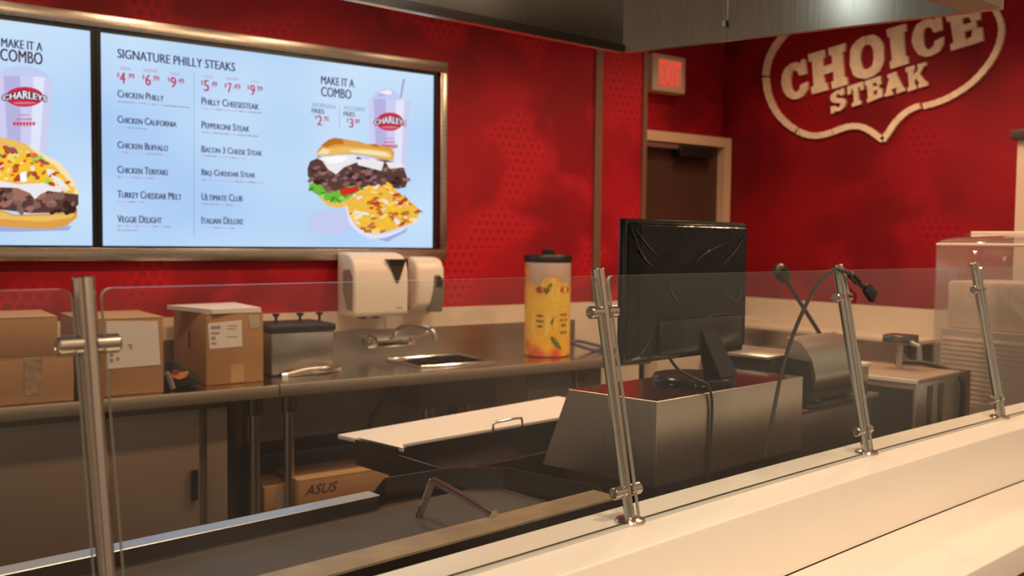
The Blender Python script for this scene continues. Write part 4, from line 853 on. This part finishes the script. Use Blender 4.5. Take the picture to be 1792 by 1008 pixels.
bE = carton('cardboard box with a printed label and white pad on top', e0, e1, YE_, YE_+.43, TZ+.001, zE)
pe = lambda px, py, k=.0012: aty(px, py, YE_-k)
obj('label_sheet', P([pe(364, 566), pe(423, 560), pe(424, 606), pe(367, 611)], (0, .001, 0)), M['paper'], bE, smooth=False, label='white printed label')
obj('label_sheet', P([pe(434, 551), pe(453, 551), pe(455, 573), pe(438, 575)], (0, .001, 0)), mat('grey_sticker', (.42, .38, .33), .6), bE, smooth=False, label='small grey sticker')
bm = nb()
for px, py, w_, h_ in ((369, 570, 17, 6), (369, 581, 15, 4), (370, 589, 7, 6), (370, 599, 9, 4), (398, 569, 18, 2), (398, 574, 14, 2), (398, 588, 18, 2)):
    p0, p1 = pe(px, py+h_, .002), pe(px+w_, py, .002); box(bm, (p0.x, YE_-.002, p0.z), (p1.x, YE_-.0011, p1.z))
obj('print', bm, M['ink'], bE, smooth=False)
obj('tape', P([pe(404, 638), pe(427, 636), pe(428, 667), pe(404, 670)], (0, .001, 0)), M['card2'], bE, smooth=False, label='paler cardboard tab')
obj('hand_slot', B((e0-.0012, YE_+.20, TZ+.12), (e0+.001, YE_+.22, TZ+.19)), M['dark'], bE, smooth=False)
pad = thing('paper_pad', 'white pad of papers lying on the labelled cardboard box', 'paper', (e0+.09, YE_+.15, zE))
pp = [atz(373, 551, zE+.022), atz(455, 544, zE+.022), atz(388, 527, zE+.022), atz(306, 535, zE+.022)]
pp = [Vector((e0+.02, YE_-.01, 0)), Vector((e1-.005, YE_+.01, 0)), Vector((e1+.01, YE_+.36, 0)), Vector((e0-.06, YE_+.30, 0))]
obj('sheets', P([p+Vector((0, 0, zE+.001)) for p in pp], (0, 0, .014)), M['paper'], pad, smooth=False); obj('cover', P([p*1.0+Vector((0, 0, zE+.0152)) for p in pp], (0, 0, .002)), mat('pad_cover', (.80, .68, .62), .5), pad, smooth=False)
# black bag
bg_ = thing('cloth_bag', 'small black cloth bag with a coloured badge between boxes', 'bag', atz(318, 681, TZ))
t = nb(); bmesh.ops.create_icosphere(t, subdivisions=4, radius=1); b0 = atz(318, 681, TZ); random.seed(5)
for v in t.verts:
    x, y, z = v.co; k = 1+.10*math.sin(5*x+3*z)+.07*math.sin(9*y+4*x)
    v.co = Vector((b0.x+x*.068*k*(1.15-.25*z), b0.y+.05+y*.055*k, TZ+.002+max(0, (z*.5+.42))*.092*k*(1-.22*x)))
obj('body', t, M['cloth'], bg_)
pg = lambda px, py: aty(px, py, b0.y-.016)
obj('badge', P([pg(301, 655), pg(331, 651), pg(325, 660), pg(313, 664), pg(302, 660)], (0, .03, 0)), mat('badge_yellow', srgb(200, 130, 60), .5), bg_, smooth=False); obj('badge_mark', P([aty(x, y, b0.y-.018) for x, y in ((304, 648), (314, 650), (310, 656), (303, 655))], (0, .03, 0)), mat('badge_red', srgb(150, 40, 44), .5), bg_, smooth=False)
obj('strap', T(spline([pg(291, 652), pg(296, 661), pg(300, 672), pg(303, 680)], 4), .010, 8), mat('grey_strap', (.18, .15, .14), .6), bg_)
# steel condiment box and tongs
cx0, cx1 = atz(470, 658, TZ).x, atz(580, 650, TZ).x; cy0 = 3.60; zc = aty(520, 582, cy0).z
cn = thing('steel_container', 'steel container with black lid and three small knobs', 'container', ((cx0+cx1)/2, cy0+.1, TZ))
obj('body', B((cx0, cy0, TZ+.006), (cx1, cy0+.24, zc), bev=.006), M['steelv'], cn); obj('base_strip', B((cx0+.004, cy0+.004, TZ), (cx1-.004, cy0+.236, TZ+.006)), M['black'], cn)
obj('lid', B((cx0-.008, cy0-.008, zc+.0005), (cx1+.008, cy0+.248, zc+.032), bev=.008), M['black'], cn)
for px in (483, 525, 559):
    bm = nb(); lathe(bm, [(.006, 0), (.006, .022), (.016, .03), (.016, .036)], (aty(px, 562, cy0+.14).x, cy0+.14, zc+.032), 14); obj('lid_knob', bm, M['black'], cn)
tg = thing('tongs', 'steel tongs lying on the worktable before the container', 'tongs', atz(545, 650, TZ))
ga, gb, gc_ = atz(497, 657, TZ+.006), atz(575, 643, TZ+.03), atz(592, 640, TZ+.02); g1, g2 = atz(560, 652, TZ+.008), atz(594, 647, TZ+.006)
obj('arm', T(spline([ga, ga+(gb-ga)*.5+Vector((0, 0, .008)), gb, gc_], 5), [.006]*15+[.010], 10), M['steel'], tg); obj('arm', T(spline([ga, ga+(g1-ga)*.5, g1, g2], 5), [.006]*15+[.010], 10), M['steel'], tg); obj('hinge', T([ga-Vector((.012, 0, 0)), ga+Vector((.012, 0, 0))], .012, 12), M['chrome'], tg)
# ------------------------------------------------------------------ under the worktables
fr_ = thing('undercounter_cabinet', 'dull brown undercounter cabinet below the left worktable', 'cabinet', (.4, 3.7, 0))
x1_, x2_, x3_ = lx(349, 3.42), lx(362, 3.42), lx(412, 3.42)
obj('body', B((-.75, 3.44, .05), (x3_, 3.955, TZ-.055)), M['fridge'], fr_, smooth=False)
obj('door', B((-.74, 3.42, .07), (x1_, 3.439, TZ-.07), bev=.003), M['fridge'], fr_); dr2 = obj('door', B((x2_, 3.42, .07), (x3_-.03, 3.439, TZ-.07), bev=.003), M['fridge'], fr_)
obj('post', B((x3_-.022, 3.422, .06), (x3_, 3.439, TZ-.06)), M['dsteel'], fr_, smooth=False)
bm = B((lx(335, 3.41), 3.408, .50), (lx(346, 3.41), 3.4195, .61)); hd_ = obj('door_handle', bm, M['dsteel'], fr_.children[1] if False else fr_, smooth=False)
obj('toe_base', B((-.70, 3.5, 0), (x3_-.03, 3.9, .049)), M['black'], fr_, smooth=False)
ash = thing('monitor_carton', 'flat brown carton printed ASUS under the right worktable', 'box', (1.7, 3.58, 0))
ay = 3.40; az1 = aty(522, 843, ay).z; a0, a1 = aty(522, 843, ay).x, 2.02
# it stands on a low shelf
shf = struct_shelf = thing('storage_shelf', 'low dark shelf under the right worktable', 'shelf', (2.0, 3.6, .2))
az0 = az1-.16
obj('board', B((1.30, 3.38, az0-.035), (2.9, 3.94, az0-.005)), M['dark'], shf, smooth=False)
for q in ((1.62, 3.44), (2.60, 3.44), (1.62, 3.92), (2.60, 3.92)): obj('leg', T([(q[0], q[1], 0), (q[0], q[1], az0-.035)], .016), M['dsteel'], shf)
obj('body', B((a0, ay, az0-.004), (a1, ay+.24, az1), bev=.003), M['card'], ash); obj('top_flap', B((a0, ay, az1+.0003), (a1, ay+.12, az1+.004)), M['card2'], ash)
bm = nb(); p0, p1, pt_ = aty(533, 868, ay), aty(592, 858, ay), aty(533, 849, ay); t = text_bm('ASUS'); hh = (pt_.z-p0.z)*.9
for v in t.verts: v.co = Vector((p0.x+(p1.x-p0.x)*(v.co.x*.9+.1*v.co.y), ay-.0014, p0.z+.002+hh*v.co.y))
merge(bm, t); obj('printed_name', bm, M['darkink'], ash, smooth=False, label='dark printed word ASUS')
bk_ = thing('equipment_case', 'flat black case behind the brown carton under the worktable', 'case', (1.7, 3.8, az0)); obj('shell', B((1.36, 3.665, az0-.004), (2.3, 3.92, az1+.06), bev=.012), M['black'], bk_); obj('handle', T(spline([(1.72, 3.70, az1+.06), (1.73, 3.70, az1+.085), (1.80, 3.70, az1+.085), (1.81, 3.70, az1+.06)], 4), .007), M['black'], bk_)
sm = thing('cardboard_box', 'small carton with white side label under the worktable', 'box', (1.40, 3.5, az0)); s0, s1 = aty(462, 850, 3.46).x, aty(513, 850, 3.46).x
obj('body', B((s0, 3.46, az0-.004), (s1, 3.655, az1-.02), bev=.003), M['card'], sm); obj('label_sheet', B((s0+.05, 3.4588, az0+.03), (s1-.015, 3.4599, az1-.035)), M['ink'], sm, smooth=False, label='pale side label')
cord('drain_hose', [aty(686, 679, 3.6), aty(668, 705, 3.62), aty(650, 730, 3.64), aty(646, 760, 3.66), Vector((aty(646, 760, 3.66).x, 3.66, az1+.085)), Vector((aty(646, 760, 3.66).x, 3.67, az1+.062))], .010, M['black'], 'black hose hanging under the sink')

# ------------------------------------------------------------------ equipment beyond the monitor
st = thing('equipment_stand', 'steel equipment stand below the curved machine, right of the monitor', 'stand', W(2.65, 1.6, 0), A)
obj('body', B((2.36, 1.42, .06), (2.93, 1.86, .955), MC, .004), M['dsteel'], st)
obj('top', B((2.345, 1.405, .956), (2.945, 1.875, .974), MC, .003), M['steel'], st)
for q in ((2.4, 1.46), (2.89, 1.46), (2.4, 1.82), (2.89, 1.82)): obj('foot', T([W(*q, 0), W(*q, .06)], .02), M['black'], st)
cm_ = thing('curved_machine', 'machine with a curved brushed steel shield facing the counter', 'kitchen machine', W(2.6, 1.5, .975), A)
prof = [(1.405, .992), (1.378, 1.03), (1.372, 1.07), (1.385, 1.12), (1.42, 1.165), (1.47, 1.178), (1.47, .992)]
obj('shield', P([W(2.475, v, z) for v, z in prof], CU*.285), M['steelh'], cm_, ang=50)
obj('dark_side', P([W(2.462, v, z) for v, z in [(1.405, .985), (1.378, 1.03), (1.374, 1.07), (1.39, 1.115), (1.47, 1.12), (1.47, .985)]], CU*.012), M['black'], cm_, smooth=False)
obj('body', B((2.40, 1.472, .985), (2.80, 1.70, 1.115), MC, .006), M['black'], cm_); obj('tray', B((2.38, 1.471, 1.116), (2.60, 1.70, 1.127), MC, .003), M['steel'], cm_)
obj('base_bar', B((2.46, 1.375, .9745), (2.79, 1.70, .9845), MC, .003), M['black'], cm_)
for q in ((2.48, 1.40), (2.76, 1.40)): obj('knob', T([W(q[0], 1.371, 1.0), W(q[0], 1.36, 1.0)], .008, 14), M['black'], cm_)
sb_ = thing('small_steel_box', 'small steel box with light top behind the cable post', 'box', W(2.88, 1.5, .975), A)
obj('body', B((2.81, 1.44, .975), (2.94, 1.60, 1.055), MC, .004), M['steel'], sb_); obj('lid', B((2.805, 1.435, 1.056), (2.945, 1.605, 1.07), MC, .004), M['disp'], sb_); obj('knob', T([W(2.86, 1.439, 1.01), W(2.86, 1.42, 1.01)], .012, 14), M['chrome'], sb_)
ck = thing('cooling_unit', 'low steel unit with a dark glossy side panel and bright edge', 'kitchen unit', W(3.3, 1.5, 0), A)
u0 = 3.15
obj('body', B((u0, 1.375, .05), (3.50, 1.80, .985), MC, .004), M['steelv'], ck)
obj('side_panel', B((u0-.006, 1.385, .10), (u0-.0005, 1.60, .965), MC), M['darkglass'], ck, smooth=False); obj('edge_trim', B((u0-.010, 1.370, .986), (u0+.006, 1.62, .998), MC), M['disp'], ck, smooth=False)
obj('top', B((u0+.007, 1.37, .986), (3.505, 1.81, 1.0), MC, .003), mat('brown_top', (.34, .24, .18), .35), ck)
for q in ((3.19, 1.42), (3.46, 1.42), (3.19, 1.76), (3.46, 1.76)): obj('foot', T([W(*q, 0), W(*q, .05)], .02), M['black'], ck)
for k in (0, 1): obj('fold', P([W(3.24+.09*k, 1.3748, .97), W(3.28+.09*k, 1.3748, .97), W(3.25+.09*k, 1.3748, .62), W(3.245+.09*k, 1.3748, .62)], -CV*.003), M['dsteel'], ck, smooth=False)
tpn = thing('water_tap', 'small steel tap standing on the low steel unit', 'tap', W(3.42, 1.55, 1.0), A)
obj('column', T([W(3.40, 1.55, 1.0), W(3.40, 1.55, 1.09)], .012, 14), M['steel'], tpn); obj('head', B((3.36, 1.50, 1.09), (3.45, 1.60, 1.125), MC, .006), M['dsteel'], tpn); obj('spout', T([W(3.38, 1.50, 1.10), W(3.38, 1.47, 1.09), W(3.38, 1.465, 1.04)], .009, 12), M['steel'], tpn)
gpn = thing('grey_cabinet', 'narrow grey cabinet between the steel unit and louvered machine', 'cabinet', W(3.6, 1.5, 0), A)
obj('body', B((3.53, 1.40, .02), (3.68, 1.80, .985), MC, .004), M['dsteel'], gpn); obj('base', B((3.54, 1.42, 0), (3.67, 1.78, .019), MC), M['black'], gpn, smooth=False)
cord('black_hose', [W(3.47, 1.60, 1.012), W(3.52, 1.50, 1.012), W(3.535, 1.385, .975), W(3.54, 1.375, .88), W(3.535, 1.378, .78), W(3.53, 1.378, .60), W(3.525, 1.378, .3), W(3.52, 1.37, .012)], .010, M['black'], 'black hose running down beside the grey cabinet', 'hose')
# wall shelf on the right wall
sh = thing('mounted_shelf', 'cream shelf along the right red wall ending at a bracket', 'shelf', (4.57, 3.2, .96))
obj('board', B((4.445, 2.69, .945), (XRW-.013, 3.86, .968), bev=.003), M['tan'], sh)
for y in (2.75, 3.3): obj('bracket', P([(4.46, y, .9445), (XRW-.013, y, .9445), (XRW-.013, y, .78), (XRW-.04, y, .78), (4.46, y, .915)], (0, .03, 0)), M['dsteel'], sh, smooth=False)
obj('tap_fitting', T([(4.52, 2.72, .9445), (4.52, 2.72, .86), (4.50, 2.72, .82)], .018, 12), M['dsteel'], sh)
bc = thing('back_counter', 'grey steel counter under the shelf on the right wall', 'counter', (4.4, 3.2, 0))
obj('body', B((4.16, 2.40, .0), (XRW-.013, 3.86, .74)), M['dsteel'], bc, smooth=False); obj('top', B((4.12, 2.38, .741), (XRW-.013, 3.86, .775), bev=.003), mat('brown_counter_top', (.20, .13, .10), .4), bc); obj('splash', B((XRW-.024, 2.40, .776), (XRW-.0125, 3.86, .944)), M['steel'], bc, smooth=False)
# microphone
mb = atv(1436, 586, 1.9); mh = atv(1367, 477, 1.9)
mk = thing('gooseneck_microphone', 'black gooseneck microphone leaning left before the red wall', 'microphone', Vector((mb.x+.1, mb.y, .9)))
mp0 = thing
obj('stem', T(spline([mb+(mb-mh)*1.05, mb+(mb-mh)*.35, mb, mb+(mh-mb)*.5, mb+(mh-mb)*.93], 6), .008, 10), M['black'], mk)
dm_ = (mh-mb).normalized(); bm = nb(); lathe(bm, [(.010, -.045), (.02, -.04), (.029, -.018), (.030, .008), (.022, .028), (.008, .036)], mh, 20, dm_); obj('foam_head', bm, M['black'], mk)
fb = mb+(mb-mh)*1.05; bm = nb(); lathe(bm, [(.05, -.02), (.05, -.005), (.02, .005), (.009, .012)], fb, 20); obj('base', bm, M['black'], mk)
ms = thing('side_stand', 'slim dark stand holding the microphone behind the machines', 'stand', Vector((fb.x, fb.y, 0)))
obj('post', T([(fb.x, fb.y, .02), (fb.x, fb.y, fb.z-.0405)], .02, 14), M['dsteel'], ms); obj('top', B((fb.x-.07, fb.y-.07, fb.z-.04), (fb.x+.07, fb.y+.07, fb.z-.0205), bev=.003), M['dsteel'], ms); obj('foot', B((fb.x-.075, fb.y-.075, 0), (fb.x+.075, fb.y+.075, .02), bev=.004), M['black'], ms)
# louvered machine, clear case, tall cabinet at the right edge
XL_ = 3.80; yl = atx(1640, 650, XL_).y
lv = thing('louvered_machine', 'beige machine with horizontal louvers seen through the clear case', 'machine', (4.0, 1.7, 0))
zt = atx(1740, 583, XL_).z
obj('body', B((XL_+.02, 1.62, .04), (4.26, yl, zt)), M['beige'], lv, smooth=False)
zs = zt-.03; n = 0
louv = bpy.data.materials.new('x'); bpy.data.materials.remove(louv)
bm = nb()
while zs > .30:
    prism(bm, [(XL_+.0195, 1.63, zs), (XL_+.0195, 1.63, zs-.0185), (XL_+.013, 1.63, zs-.0165), (XL_+.012, 1.63, zs-.013)], (0, yl-1.64, 0)); zs -= .0197
obj('louver_panel', bm, M['louver'], lv, smooth=False)
obj('top_box', B((XL_+.06, 1.64, zt+.001), (4.20, atx(1658, 500, XL_+.06).y, atx(1658, 491, XL_+.06).z), bev=.012), M['beige'], lv)
yb_ = atx(1768, 500, XL_+.059).y; obj('door_seam', B((XL_+.0585, yb_, zt+.03), (XL_+.0605, yb_+.005, atx(1658, 491, XL_+.06).z-.02)), M['louver'], lv, smooth=False)
obj('base', B((XL_+.05, 1.66, 0), (4.22, yl-.05, .039)), M['black'], lv, smooth=False)
cs = thing('clear_case', 'clear acrylic case with bright rounded top edge at right', 'display case', (3.6, 1.7, .8))
yc = atx(1635, 440, 3.50).y; zc1 = atx(1637, 428, 3.50).z; zc2 = atx(1660, 408, 3.74).z
t = nb(); prof = [(3.50, .80), (3.50, zc1-.01), (3.51, zc1+.008), (3.53, zc1+.018), (3.73, zc2), (3.75, zc2-.01), (3.75, .80)]
a_ = [t.verts.new((x, yc, z)) for x, z in prof]; b_ = [t.verts.new((x, 1.52, z)) for x, z in prof]
t.faces.new(a_)
for k in range(len(prof)-1): t.faces.new((a_[k], b_[k], b_[k+1], a_[k+1]))
bmesh.ops.recalc_face_normals(t, faces=t.faces)
e_ = [e for e in t.edges if all(v.co.y > yc-.001 for v in e.verts) and not all(v.co.z < .81 for v in e.verts)]
bmesh.ops.bevel(t, geom=e_, offset=.014, segments=4, profile=.5, affect='EDGES')
co = obj('shell', t, M['acrylic'], cs); sm_ = co.modifiers.new('wall', 'SOLIDIFY'); sm_.thickness = .006; sm_.offset = -1
tr = mat('acrylic_highlight', (.80, .68, .60), .10)  # highlight along the case's top edges, added as pale beads
for nm, pts in (('edge_highlight', [(3.497, yc-.012, zc1), (3.497, 1.52, zc1)]), ('edge_highlight', [(3.75, yc-.012, zc2+.001), (3.75, 1.52, zc2+.001)])): obj(nm, T(pts, .006, 10), tr, cs)
pdl = thing('case_stand', 'beige stand under the clear acrylic case', 'stand', (3.62, 1.5, 0)); obj('body', B((3.49, 1.52, .0), (3.758, yc+.004, .799)), M['base'], pdl, smooth=False)
yt = atx(1779, 300, 4.30).y
tc_ = thing('tall_cabinet', 'tall beige cabinet with a dark overhanging top at right edge', 'cabinet', (4.5, 1.8, 0)); ztp = atx(1778, 228, 4.30).z
obj('body', B((4.30, 1.62, .0), (XRW-.002, yt, ztp-.045)), M['beige'], tc_, smooth=False); obj('cap', B((4.275, 1.60, ztp-.044), (XRW-.002, yt+.022, ztp), bev=.004), M['cap'], tc_)
